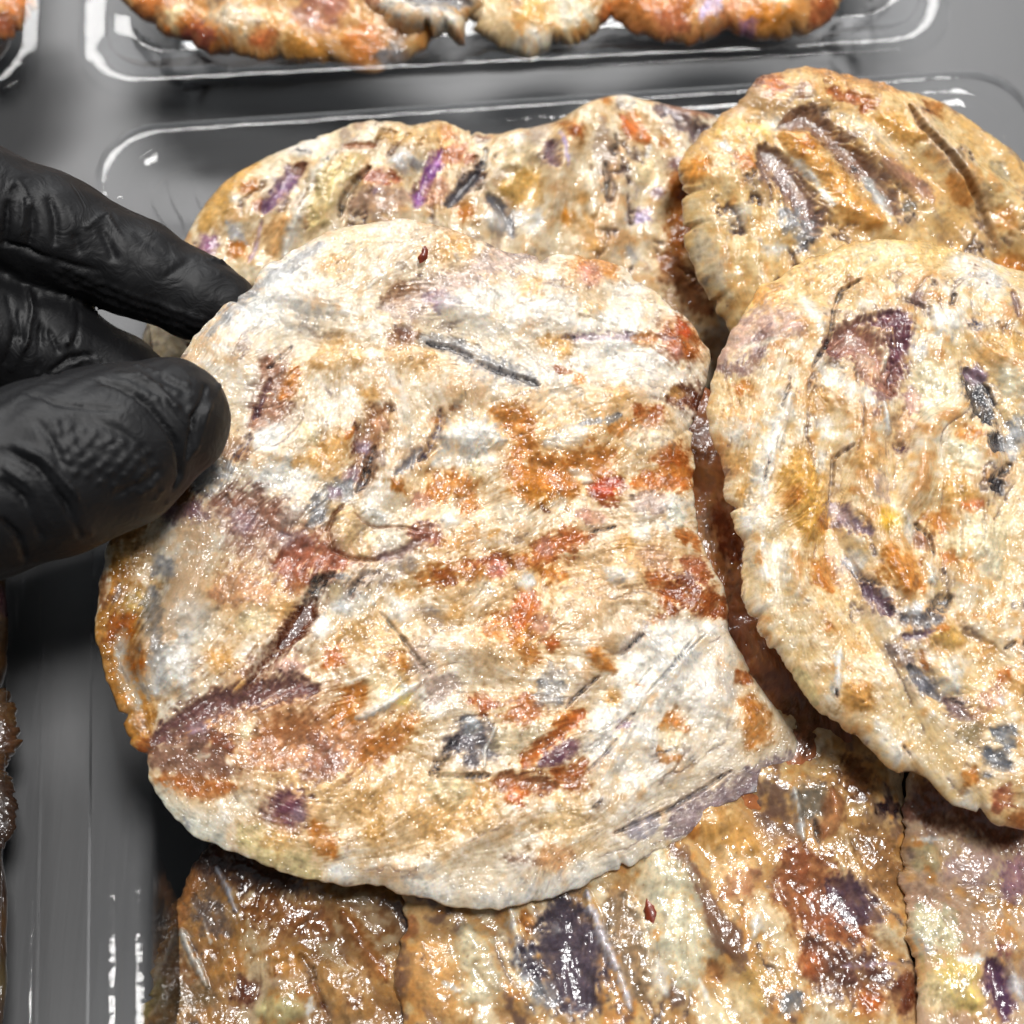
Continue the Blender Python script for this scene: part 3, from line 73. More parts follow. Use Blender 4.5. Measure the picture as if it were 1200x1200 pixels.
 'R': {"c":[60.08,-17.28,34.38],"u":[0.99924,0.00527,-0.03851],"v":[0.0,0.99076,0.13562],"n":[0.03887,-0.13552,0.99001],"out":[[-274,248],[-251,308],[-221,361],[-176,415],[-117,454],[-44,486],[43,500],[129,489],[200,467],[256,445],[350,362],[422,213],[446,24],[410,-201],[341,-364],[251,-470],[177,-486],[119,-464],[81,-451],[56,-425],[25,-392],[-9,-399],[-47,-360],[-98,-320],[-143,-280],[-181,-226],[-212,-179],[-231,-124],[-235,-40],[-253,16],[-261,73],[-270,131],[-282,189]],"st":[[[[-232,337],[-188,410],[-135,444],[-55,468],[51,481],[131,488]],4.04,[222,184,116],0.7,0.0,0.6],[[[-200,381],[-163,399]],2.52,[216,152,72],0.7,0.0,0.6],[[[-23,463],[51,476]],2.52,[232,210,164],0.7,0.0,0.6],[[[-130,427],[-99,417]],1.31,[214,162,94],0.7,0.0,0.6],[[[-260,287],[-218,315],[-165,327],[-140,321]],2.93,[196,156,136],0.8,0.0,0.6],[[[-261,259],[-220,249],[-181,326]],1.11,[130,97,92],0.6,0.0,0.6],[[[-234,287],[-167,299]],0.61,[232,219,194],0.7,0.0,0.6],[[[-122,377],[-103,328]],1.51,[240,237,229],0.7,0.0,0.6],[[[-89,300],[-35,334],[17,346]],0.81,[130,97,92],0.8,-0.3,0.6],[[[-79,289],[-32,301],[-13,258],[5,214]],3.13,[166,116,98],0.92,-0.9,0.6],[[[-10,329],[32,335],[30,291],[16,236]],1.41,[112,68,78],0.85,-0.3,0.6],[[[-84,284],[-69,273]],1.11,[122,62,62],0.85,0.0,0.6],[[[-33,279],[-9,236]],1.21,[202,164,134],0.8,0.3,0.6],[[[-52,312],[-42,301]],1.01,[190,164,148],0.7,0.0,0.6],[[[9,285],[-4,247]],0.71,[232,219,194],0.7,0.3,0.6],[[[17,247],[10,209]],0.86,[92,42,22],0.8,-0.3,0.6],[[[-21,203],[4,198]],1.01,[130,97,92],0.85,0.0,0.6],[[[-26,412],[-58,395],[-76,350],[-83,306],[-117,251]],0.4,[46,42,46],0.75,-0.5,0.6],[[[-42,412]],0.91,[130,60,40],0.6,0.0,0.6],[[[45,374],[76,361]],0.4,[46,42,46],0.7,-0.3,0.6],[[[66,375]],1.21,[130,97,92],0.6,0.0,0.6],[[[153,415],[185,427],[203,382]],3.03,[240,237,229],0.85,0.3,0.6],[[[94,325],[122,348]],3.03,[240,237,229],0.9,0.4,0.6],[[[56,291],[60,275]],2.02,[240,237,229],0.7,0.0,0.6],[[[144,449]],2.02,[240,237,229],0.5,0.0,0.6],[[[94,409],[99,398]],0.61,[46,42,46],0.95,-0.4,0.6],[[[130,387],[118,364]],0.4,[46,42,46],0.7,-0.3,0.6],[[[230,400],[232,349]],0.71,[130,97,92],0.6,-0.4,0.6],[[[157,329]],1.11,[60,60,80],0.85,-0.3,0.6],[[[176,304],[244,294]],1.62,[206,160,90],0.7,0.0,0.6],[[[141,249],[155,216],[163,184],[167,168]],1.82,[44,42,46],0.9,-0.9,0.6],[[[139,249],[167,244]],1.41,[158,130,142],0.8,0.0,0.6],[[[154,276],[195,277]],1.51,[214,162,94],0.5,0.0,0.6],[[[203,239],[223,228]],2.93,[236,232,208],0.85,0.4,0.6],[[[69,248],[87,215],[74,172]],3.03,[226,214,180],0.7,0.3,0.6],[[[185,141],[168,114]],1.51,[46,42,46],0.85,-0.8,0.6],[[[200,131]],1.31,[64,64,64],0.85,0.0,0.6],[[[202,94],[181,77],[159,61]],0.91,[46,42,46],0.92,-0.6,0.6],[[[164,51],[180,61]],1.41,[46,42,46],0.85,-0.4,0.6],[[[157,24]],0.71,[46,42,46],0.7,0.0,0.6],[[[214,174],[227,142]],1.41,[146,145,146],0.8,0.0,0.6],[[[212,152],[204,109]],1.31,[200,200,200],0.7,0.0,0.6],[[[113,140],[149,141]],1.21,[192,118,46],0.65,0.0,0.6],[[[116,24],[141,24]],1.41,[206,118,58],0.85,0.0,0.6],[[[93,55],[127,40]],2.52,[216,166,92],0.8,0.0,0.6],[[[54,2],[99,-8]],1.72,[192,118,46],0.6,0.0,0.6],[[[107,119],[131,93]],2.42,[236,230,198],0.85,0.3,0.6],[[[-232,211],[-226,227]],1.41,[192,118,46],0.8,0.0,0.6],[[[-248,178]],1.41,[214,162,94],0.75,0.0,0.6],[[[-250,104],[-231,83]],1.92,[214,162,94],0.65,0.0,0.6],[[[-237,41],[-227,51]],1.92,[202,150,80],0.8,0.0,0.6],[[[-261,83]],0.91,[130,97,92],0.5,0.0,0.6],[[[-259,141],[-213,147]],2.02,[240,237,229],0.6,0.0,0.6],[[[-155,201],[-178,147],[-200,83],[-207,31],[-229,-22]],1.51,[240,237,229],0.88,0.5,0.6],[[[-189,105],[-201,57]],0.25,[46,42,46],0.6,-0.3,0.6],[[[-154,223],[-171,180]],0.3,[46,42,46],0.5,-0.3,0.6],[[[-139,95],[-136,47],[-128,0],[-134,-26]],2.73,[222,166,76],0.88,0.6,0.6],[[[-157,31]],1.41,[192,118,46],0.6,0.0,0.6],[[[-115,74],[-108,106]],1.31,[240,237,229],0.7,0.0,0.6],[[[-108,-10]],1.21,[192,118,46],0.6,0.0,0.6],[[[-120,180],[-104,202]],2.42,[214,162,94],0.7,0.0,0.6],[[[-95,159],[-107,138]],2.02,[240,237,229],0.6,0.0,0.6],[[[-96,32],[-90,69],[-88,101],[-57,117]],0.4,[90,70,60],0.6,-0.5,0.6],[[[-53,90],[-27,96]],2.22,[214,162,94],0.75,0.3,0.6],[[[-24,59],[-10,33]],2.12,[190,164,148],0.7,0.0,0.6],[[[-1,17],[23,-3],[26,-39]],1.01,[222,222,216],0.8,0.0,0.6],[[[-7,-4]],1.82,[228,176,60],0.85,0.0,0.6],[[[-92,22],[-63,-9],[-39,-25]],1.51,[150,126,132],0.8,-0.5,0.6],[[[-76,-61],[-52,-97],[-28,-112]],0.76,[70,64,76],0.7,-0.4,0.6],[[[38,-8],[57,-29],[65,-60]],0.56,[46,42,46],0.95,-0.6,0.6],[[[46,-39]],1.41,[150,102,74],0.8,0.0,0.6],[[[-6,-66],[8,-91],[17,-111]],2.93,[196,130,58],0.85,0.0,0.6],[[[-7,187],[1,139]],0.71,[240,237,229],0.9,0.4,0.6],[[[-18,171]],0.91,[150,110,100],0.8,0.0,0.6],[[[20,118]],1.01,[72,50,70],0.85,-0.3,0.6],[[[33,171],[26,139]],1.92,[192,152,112],0.75,0.0,0.6],[[[46,215],[44,182]],1.51,[190,150,140],0.7,0.0,0.6],[[[-101,256],[-67,219],[-27,192]],1.72,[240,237,229],0.7,0.0,0.6],[[[-106,-72],[-123,-103]],1.92,[192,118,46],0.7,0.0,0.6],[[[-180,-47],[-202,-88]],2.27,[240,237,229],0.6,0.0,0.6],[[[101,-49],[174,-17]],3.53,[226,210,170],0.7,0.3,0.6],[[[-8,-55],[1,-80],[14,-102],[15,-122]],2.2,[202,130,54],0.9,0.5,0.6],[[[33,-105],[37,-122]],1.05,[192,118,46],0.8,0.0,0.6],[[[-77,-67],[-54,-100]],0.33,[70,60,66],0.7,-0.4,0.6],[[[-63,-55],[-53,-81]],1.24,[222,222,216],0.7,0.0,0.6],[[[-47,-111],[-29,-136],[-14,-158]],1.16,[110,86,98],0.92,-0.6,0.6],[[[-13,-144],[-6,-155]],0.5,[46,42,46],0.7,0.0,0.6],[[[-23,-119],[-12,-128]],0.83,[240,237,229],0.6,0.0,0.6],[[[7,-166],[34,-171],[67,-163]],1.27,[102,97,100],0.85,-0.3,0.6],[[[51,-155],[74,-135],[83,-129]],1.21,[70,70,75],0.92,-0.7,0.6],[[[13,-152],[35,-149]],1.05,[210,210,210],0.8,0.0,0.6],[[[2,-169]],0.33,[46,42,46],0.9,0.0,0.6],[[[3,-194],[33,-193],[55,-185]],0.69,[110,86,102],0.85,-0.2,0.6],[[[0,-205],[-6,-216],[14,-232]],1.1,[132,112,102],0.8,0.0,0.6],[[[31,-215],[35,-237],[40,-245]],0.77,[170,110,60],0.8,0.0,0.6],[[[14,-243],[34,-267],[54,-286]],1.1,[120,118,124],0.8,-0.4,0.6],[[[23,-259],[44,-278]],0.39,[46,42,46],0.7,0.0,0.6],[[[29,-248],[40,-259]],0.33,[200,196,200],0.7,0.0,0.6],[[[70,-291],[90,-309],[105,-320]],1.21,[132,106,102],0.85,-0.3,0.6],[[[75,-288],[96,-296]],0.39,[46,42,46],0.8,0.0,0.6],[[[142,-339],[157,-346],[162,-360]],1.6,[132,132,134],0.9,-0.3,0.6],[[[161,-333]],0.39,[46,42,46],0.9,0.0,0.6],[[[117,-312]],1.05,[140,92,58],0.6,0.0,0.6],[[[101,-339]],1.6,[152,132,92],0.7,0.0,0.6],[[[78,-82],[82,-99],[84,-116]],0.33,[46,42,46],0.8,0.0,0.6],[[[75,-88]],0.66,[70,60,66],0.7,0.0,0.6],[[[55,-94],[60,-107]],1.05,[206,206,200],0.7,0.3,0.6],[[[54,-193],[82,-193],[97,-198]],1.87,[212,166,90],0.85,0.4,0.6],[[[58,-182],[77,-179]],0.77,[192,118,46],0.8,0.0,0.6],[[[141,-159],[159,-167]],1.16,[214,162,94],0.8,0.0,0.6],[[[124,-209],[145,-214]],1.32,[214,162,94],0.8,0.0,0.6],[[[156,-258],[164,-247]],1.21,[206,118,48],0.9,0.0,0.6],[[[173,-271],[192,-274]],1.6,[214,162,94],0.8,0.0,0.6],[[[152,-269]],0.5,[165,72,28],0.7,0.0,0.6],[[[87,-272],[67,-258]],1.6,[228,228,222],0.9,0.4,0.6],[[[89,-247],[68,-237]],1.6,[240,237,229],0.8,0.0,0.6],[[[189,-175],[179,-192]],1.32,[240,237,229],0.8,0.0,0.6],[[[164,-211],[181,-200]],0.28,[46,42,46],0.75,-0.4,0.6],[[[198,-203]],0.66,[90,72,50],0.8,-0.4,0.6],[[[127,-285],[153,-293]],1.6,[196,142,112],0.7,0.0,0.6],[[[148,-290],[161,-296]],0.66,[240,237,229],0.7,0.0,0.6],[[[-109,-101],[-99,-117]],1.05,[192,118,46],0.7,0.0,0.6],[[[-110,-181]],0.94,[192,118,46],0.8,0.0,0.6],[[[-80,-232],[-76,-249]],0.88,[214,162,94],0.75,0.0,0.6],[[[-82,-273],[-75,-292],[-57,-300]],1.6,[214,156,80],0.9,0.5,0.6],[[[-92,-211],[-97,-238],[-100,-265],[-104,-281]],0.77,[240,237,229],0.9,0.3,0.6],[[[-101,-276],[-99,-287]],0.3,[46,42,46],0.8,-0.3,0.6],[[[-79,-205],[-58,-216]],1.16,[214,162,94],0.6,0.0,0.6],[[[79,-60],[95,-68]],1.16,[192,122,60],0.8,0.0,0.6],[[[112,-65],[113,-85]],1.05,[214,162,94],0.8,0.0,0.6],[[[148,-53],[159,-92]],1.93,[238,230,200],0.7,0.4,0.6],[[[194,-112]],0.77,[214,162,94],0.6,0.0,0.6],[[[-71,-289],[-58,-273]],1.9,[206,150,80],0.85,0.3,0.6],[[[1,-361],[12,-377]],0.41,[46,42,46],0.75,-0.3,0.6],[[[110,-412],[94,-404]],1.16,[192,118,46],0.8,0.0,0.6],[[[132,-376],[151,-392]],2.4,[112,112,116],0.75,-0.3,0.6],[[[156,-431],[139,-455]],1.74,[160,90,60],0.8,0.0,0.6],[[[87,-451],[107,-455]],1.98,[240,237,229],0.85,0.0,0.6],[[[177,-474]],1.57,[165,72,28],0.7,0.0,0.6],[[[-37,-329],[-8,-385]],1.24,[240,237,229],0.6,0.0,0.6],[[[-161,-245],[-131,-290]],1.24,[216,196,140],0.7,0.0,0.6]],"fl":[[[-232,337],[-55,468],[131,488]],[[-155,212],[-229,-22]],[[-123,111],[-139,-21]],[[16,329],[10,214]],[[157,249],[167,168]],[[-77,-67],[-14,-158],[54,-286],[141,-352]],[[-8,-55],[15,-122]],[[71,-193],[154,-162]],[[95,-70],[130,87]],[[-218,-152],[-85,-333],[67,-451]]]},
 'C': {"c":[55.77,44.17,32.78],"u":[0.99252,0.03876,-0.11574],"v":[-0.0,0.94824,0.31754],"n":[0.12206,-0.31517,0.94115],"out":[[-150,198],[-127,222],[-50,241],[42,232],[135,205],[212,186],[274,146],[351,94],[412,12],[440,-111],[404,-264],[261,-387],[31,-421],[-149,-306],[-192,-210],[-222,-166],[-251,-115],[-263,-55],[-265,20],[-272,65],[-242,104],[-204,143],[-173,167]],"st":[[[[-253,34],[-237,61]],2.36,[222,146,60],0.85,0.0,0.6],[[[-205,116],[-157,107],[-120,119]],2.36,[228,186,112],0.8,0.2,0.6],[[[-152,54],[-174,64]],1.82,[196,120,50],0.8,0.0,0.6],[[[-119,209],[-92,200]],2.04,[190,88,34],0.92,0.0,0.6],[[[-135,203],[-113,226]],1.02,[92,42,22],0.85,0.0,0.6],[[[-60,206],[-66,169]],0.75,[140,92,58],0.6,0.0,0.6],[[[-38,234],[27,226],[81,218],[124,208]],1.77,[206,150,90],0.8,0.0,0.6],[[[189,179],[166,162]],1.82,[180,94,44],0.85,0.0,0.6],[[[221,180]],0.75,[165,72,28],0.8,0.0,0.6],[[[-17,187],[26,183],[58,174],[47,157]],1.13,[166,94,48],0.9,-0.3,0.6],[[[-131,76],[-100,40],[-68,-7],[-48,-59]],2.57,[136,106,96],0.9,-1.2,0.6],[[[-100,-29],[-69,-60],[-69,-81]],2.25,[156,155,156],0.88,0.0,0.6],[[[-43,-70],[-80,-102]],0.7,[46,42,46],0.85,0.0,0.6],[[[-84,35]],0.75,[205,195,190],0.7,0.0,0.6],[[[-93,125],[-55,137],[-18,106],[24,71],[66,24],[98,-23]],1.93,[140,104,84],0.9,-1.2,0.6],[[[45,39],[71,3],[87,-29]],1.13,[212,212,208],0.88,0.2,0.6],[[[34,55]],0.96,[46,42,46],0.7,0.0,0.6],[[[114,-17],[130,-11]],1.29,[110,100,85],0.85,0.0,0.6],[[[108,-44],[130,-27]],0.75,[46,42,46],0.92,0.0,0.6],[[[78,62],[131,31],[163,0]],1.23,[176,130,104],0.8,0.0,0.6],[[[-93,109],[-62,78],[-20,37],[22,-20],[65,-45]],2.25,[224,160,80],0.8,0.7,0.6],[[[-67,94],[-51,89]],1.93,[192,118,46],0.8,0.0,0.6],[[[-83,67],[-46,31],[-15,-16]],0.7,[240,237,229],0.8,0.0,0.6],[[[79,142],[111,122],[144,112]],2.04,[216,160,80],0.8,0.4,0.6],[[[4,145],[68,115],[121,63]],1.18,[232,219,194],0.6,0.0,0.6],[[[134,171],[149,129],[187,87],[218,45],[250,3],[270,-50],[286,-81]],0.75,[110,80,50],0.8,-1.0,0.6],[[[208,72]],1.18,[152,126,92],0.8,0.0,0.6],[[[161,161]],0.75,[46,42,46],0.8,0.0,0.6],[[[196,34],[234,3]],1.82,[206,134,60],0.7,0.0,0.6],[[[309,-38],[288,-17]],2.04,[216,150,75],0.8,0.0,0.6],[[[291,-102],[340,-106]],1.5,[192,118,46],0.8,0.0,0.6],[[[284,74],[306,53]],1.82,[166,152,122],0.8,-0.3,0.6],[[[338,22]],0.75,[46,42,46],0.8,0.0,0.6],[[[-114,130]],1.82,[240,237,229],0.85,0.0,0.6],[[[-210,94],[-189,79]],0.75,[240,237,229],0.7,0.0,0.6],[[[-243,-65],[-202,-158]],2.14,[232,219,194],0.6,0.0,0.6],[[[-138,-99],[-96,-92]],1.29,[240,237,229],0.8,0.0,0.6],[[[-164,-26],[-191,-53]],2.14,[240,237,229],0.4,0.0,0.6]],"fl":[[[-131,76],[-48,-59]],[[-93,125],[98,-23]],[[134,171],[286,-81]],[[-242,51],[-202,-158]],[[-38,234],[189,179]]]},
 'A': {"c":[-12.06,45.48,24.39],"u":[0.99731,0.02427,-0.06919],"v":[0.0,0.94362,0.33104],"n":[0.07333,-0.33015,0.94108],"out":[[-533,-211],[-511,-143],[-483,-81],[-461,-35],[-439,11],[-395,66],[-335,105],[-275,138],[-207,162],[-124,183],[-63,181],[-2,187],[29,172],[90,161],[152,178],[213,195],[260,230],[322,248],[369,236],[431,223],[493,213],[540,154],[554,13],[537,-143],[505,-252],[396,-361],[197,-424],[-30,-433],[-255,-397],[-450,-309],[-524,-264]],"st":[[[[-425,-15],[-408,18],[-381,60],[-341,102]],2.29,[216,166,90],0.8,0.3,0.6],[[[-354,46],[-336,61]],1.28,[196,100,44],0.85,0.0,0.6],[[[-327,28],[-331,15]],1.19,[180,85,45],0.8,0.0,0.6],[[[-367,32]],1.1,[240,237,229],0.8,0.0,0.6],[[[-407,-47],[-425,-56]],2.01,[150,100,132],0.85,0.0,0.6],[[[-371,-64],[-358,-50]],2.01,[192,118,46],0.85,0.0,0.6],[[[-362,-23],[-371,-32]],1.83,[214,212,212],0.85,0.0,0.6],[[[-251,95],[-273,71],[-295,38],[-318,10]],1.23,[132,96,128],0.9,-0.7,0.6],[[[-251,95],[-264,85]],1.28,[140,92,58],0.8,0.0,0.6],[[[-322,-8],[-331,-50],[-344,-82]],0.41,[204,174,196],0.7,-0.4,0.6],[[[-303,-63],[-295,-26],[-277,-8]],2.01,[212,160,100],0.8,0.3,0.6],[[[-196,119],[-223,81],[-246,30],[-268,-35],[-281,-72]],1.28,[240,237,229],0.88,0.5,0.6],[[[-259,11],[-241,49]],0.27,[150,120,110],0.5,-0.4,0.6],[[[-160,101],[-196,59],[-232,-16]],2.65,[226,202,142],0.8,0.4,0.6],[[[-133,88],[-160,59],[-178,31],[-186,-1]],0.64,[46,42,46],0.7,-0.9,0.6],[[[-178,129],[-124,130]],0.64,[180,120,80],0.8,-0.3,0.6],[[[-100,56],[-132,69],[-82,65]],1.28,[166,94,68],0.88,-0.3,0.6],[[[-159,22],[-100,28],[-64,33]],2.19,[182,146,120],0.85,0.0,0.6],[[[-123,41]],0.91,[158,130,142],0.7,0.0,0.6],[[[-92,98],[-64,103]],2.19,[212,210,208],0.85,0.3,0.6],[[[-50,94]],1.1,[146,145,146],0.7,0.0,0.6],[[[-5,123],[-23,90],[-37,57],[-50,20]],1.1,[150,92,156],0.9,-0.5,0.6],[[[4,114],[27,128]],1.74,[190,104,60],0.85,0.0,0.6],[[[-5,67],[-27,25]],1.92,[192,142,112],0.8,0.0,0.6],[[[46,115],[37,100]],0.91,[190,110,60],0.8,0.0,0.6],[[[55,82],[28,49],[5,21]],1.1,[90,85,90],0.8,-0.5,0.6],[[[32,12]],1.55,[192,118,46],0.8,0.0,0.6],[[[-110,149],[-55,150],[-5,160]],1.37,[204,164,104],0.7,0.0,0.6],[[[4,161]],1.55,[192,118,46],0.7,0.0,0.6],[[[-278,122],[-215,147]],1.83,[240,237,229],0.7,0.0,0.6],[[[-205,103]],0.41,[46,42,46],0.9,0.0,0.6],[[[-237,118],[-269,127]],0.32,[46,42,46],0.6,0.0,0.6],[[[-2,107],[20,125],[37,134]],1.21,[182,90,50],0.8,0.0,0.6],[[[37,99],[50,121]],0.69,[182,90,50],0.8,0.0,0.6],[[[63,99],[46,68],[20,41]],0.95,[100,95,100],0.8,-0.6,0.6],[[[76,42],[98,16],[120,-28]],1.04,[110,108,112],0.8,-0.6,0.6],[[[90,-6]],1.47,[214,214,212],0.85,0.3,0.6],[[[42,6],[29,10]],1.21,[192,118,46],0.9,0.0,0.6],[[[129,122],[142,96]],4.1,[232,210,164],0.6,0.5,0.6],[[[107,56],[142,61],[159,79]],2.24,[226,180,100],0.85,0.2,0.6],[[[129,145]],1.04,[240,237,229],0.8,0.0,0.6],[[[68,86],[72,130]],0.52,[146,145,146],0.6,-0.4,0.6],[[[185,141],[190,110],[194,93]],1.21,[120,90,98],0.88,-0.5,0.6],[[[203,168],[211,129],[216,93]],0.39,[204,184,224],0.85,0.0,0.6],[[[212,177],[233,160],[238,142]],1.47,[190,95,40],0.9,0.2,0.6],[[[229,156]],1.21,[165,72,28],0.8,0.0,0.6],[[[321,193],[339,167],[361,154]],1.64,[196,104,44],0.88,0.3,0.6],[[[330,202],[348,194]],1.21,[192,118,46],0.8,0.0,0.6],[[[392,150]],1.04,[192,118,46],0.6,0.0,0.6],[[[303,135],[299,121]],1.04,[46,42,46],0.9,-0.4,0.6],[[[284,103],[286,68],[286,33]],0.56,[80,75,70],0.9,-0.8,0.6],[[[369,145],[361,123]],0.47,[240,237,229],0.9,0.0,0.6],[[[347,74],[365,105]],2.42,[232,210,164],0.7,0.4,0.6],[[[259,81],[259,10]],1.73,[232,219,194],0.7,0.4,0.6],[[[211,18],[216,-4]],1.17,[222,150,58],0.92,0.0,0.6],[[[246,5],[259,-16]],1.64,[214,162,94],0.8,0.0,0.6],[[[242,36]],1.04,[214,162,94],0.8,0.0,0.6],[[[259,-47]],1.21,[214,162,94],0.8,0.0,0.6],[[[360,21],[342,3]],1.47,[176,154,192],0.85,0.0,0.6],[[[378,52]],1.04,[158,130,142],0.7,0.0,0.6],[[[409,84],[426,40],[421,-5],[408,-58],[416,-93]],1.9,[182,106,44],0.9,0.0,0.6],[[[390,-67],[434,-119],[468,-158]],2.5,[150,95,60],0.85,0.0,0.6],[[[430,-5],[438,-58]],1.04,[92,42,22],0.8,0.0,0.6],[[[383,217],[414,204],[445,173],[471,183]],1.64,[110,90,92],0.88,-0.6,0.6],[[[405,226],[458,214],[480,210]],1.42,[150,105,80],0.85,0.0,0.6],[[[396,204]],0.73,[46,42,46],0.9,0.0,0.6],[[[313,246],[330,225]],2.5,[240,237,229],0.8,0.3,0.6],[[[256,223],[264,228]],0.78,[140,92,58],0.8,0.0,0.6],[[[59,156],[76,152]],0.78,[140,92,58],0.85,0.0,0.6],[[[291,228]],1.04,[192,118,46],0.6,0.0,0.6],[[[150,-18],[163,8]],2.5,[208,210,210],0.8,0.0,0.6],[[[329,-59]],1.21,[146,145,146],0.7,0.0,0.6],[[[413,106]],1.21,[130,97,92],0.7,0.0,0.6]],"fl":[[[-425,-15],[-381,60],[-341,102]],[[-251,95],[-318,10]],[[-196,119],[-281,-72]],[[-133,88],[-186,-1]],[[-5,123],[-50,20]],[[63,99],[20,41]],[[190,141],[216,80]],[[284,103],[286,33]],[[369,145],[360,21]],[[418,84],[416,-93]]]},
 'B1': {"c":[-36.42,-84.41,8.98],"u":[0.99999,0.00026,-0.00343],"v":[0.0,0.99711,0.07596],"n":[0.00344,-0.07596,0.9971],"out":[[-232,-148],[-217,-72],[-204,-6],[-189,60],[-166,134],[-142,184],[-112,223],[-12,292],[141,306],[253,250],[289,114],[283,-19],[271,-148],[233,-261],[105,-335],[-90,-323],[-212,-249]],"st":[[[[-142,176],[-105,194],[-29,157],[21,139]],4.24,[75,46,36],0.85,0.0,0.6],[[[-147,163],[-151,127],[-172,66]],1.58,[172,112,60],0.8,0.0,0.6],[[[-110,170],[-90,139],[-70,97]],0.61,[206,206,216],0.88,0.3,0.6],[[[-160,72],[-139,30],[-113,-17]],0.73,[212,206,196],0.9,0.3,0.6],[[[-110,48],[-124,90]],0.36,[240,237,229],0.6,0.0,0.6],[[[-52,103],[10,91],[72,78]],3.51,[152,92,46],0.8,0.0,0.6],[[[-138,115],[-93,66]],2.42,[110,90,80],0.6,0.0,0.6],[[[-58,-11],[-45,-40]],2.3,[92,42,22],0.7,0.0,0.6],[[[1,25],[25,25],[-4,1]],2.0,[204,144,72],0.88,0.3,0.6],[[[-1,1]],0.79,[92,42,22],0.95,0.0,0.6],[[[-26,-52],[34,-52]],2.54,[204,190,136],0.85,0.3,0.6],[[[51,-34],[46,-58]],0.85,[240,237,229],0.8,0.0,0.6],[[[50,-5],[77,-64]],0.61,[92,42,22],0.6,-0.5,0.6],[[[74,7],[112,-40],[136,-52]],2.91,[178,132,76],0.85,0.4,0.6],[[[-192,-11],[-207,-52]],2.3,[182,162,102],0.8,0.0,0.6],[[[118,-40]],1.03,[92,42,22],0.7,0.0,0.6],[[[-166,-29],[-105,-40]],2.3,[120,95,60],0.6,0.0,0.6],[[[31,31],[56,-5]],0.85,[90,60,35],0.6,-0.5,0.6],[[[96,97],[134,43],[166,-5]],1.33,[160,100,50],0.8,0.3,0.6]],"fl":[[[-110,170],[-70,97]],[[-160,72],[-113,-17]],[[72,66],[161,-52]],[[-1,66],[-26,-52]]]},
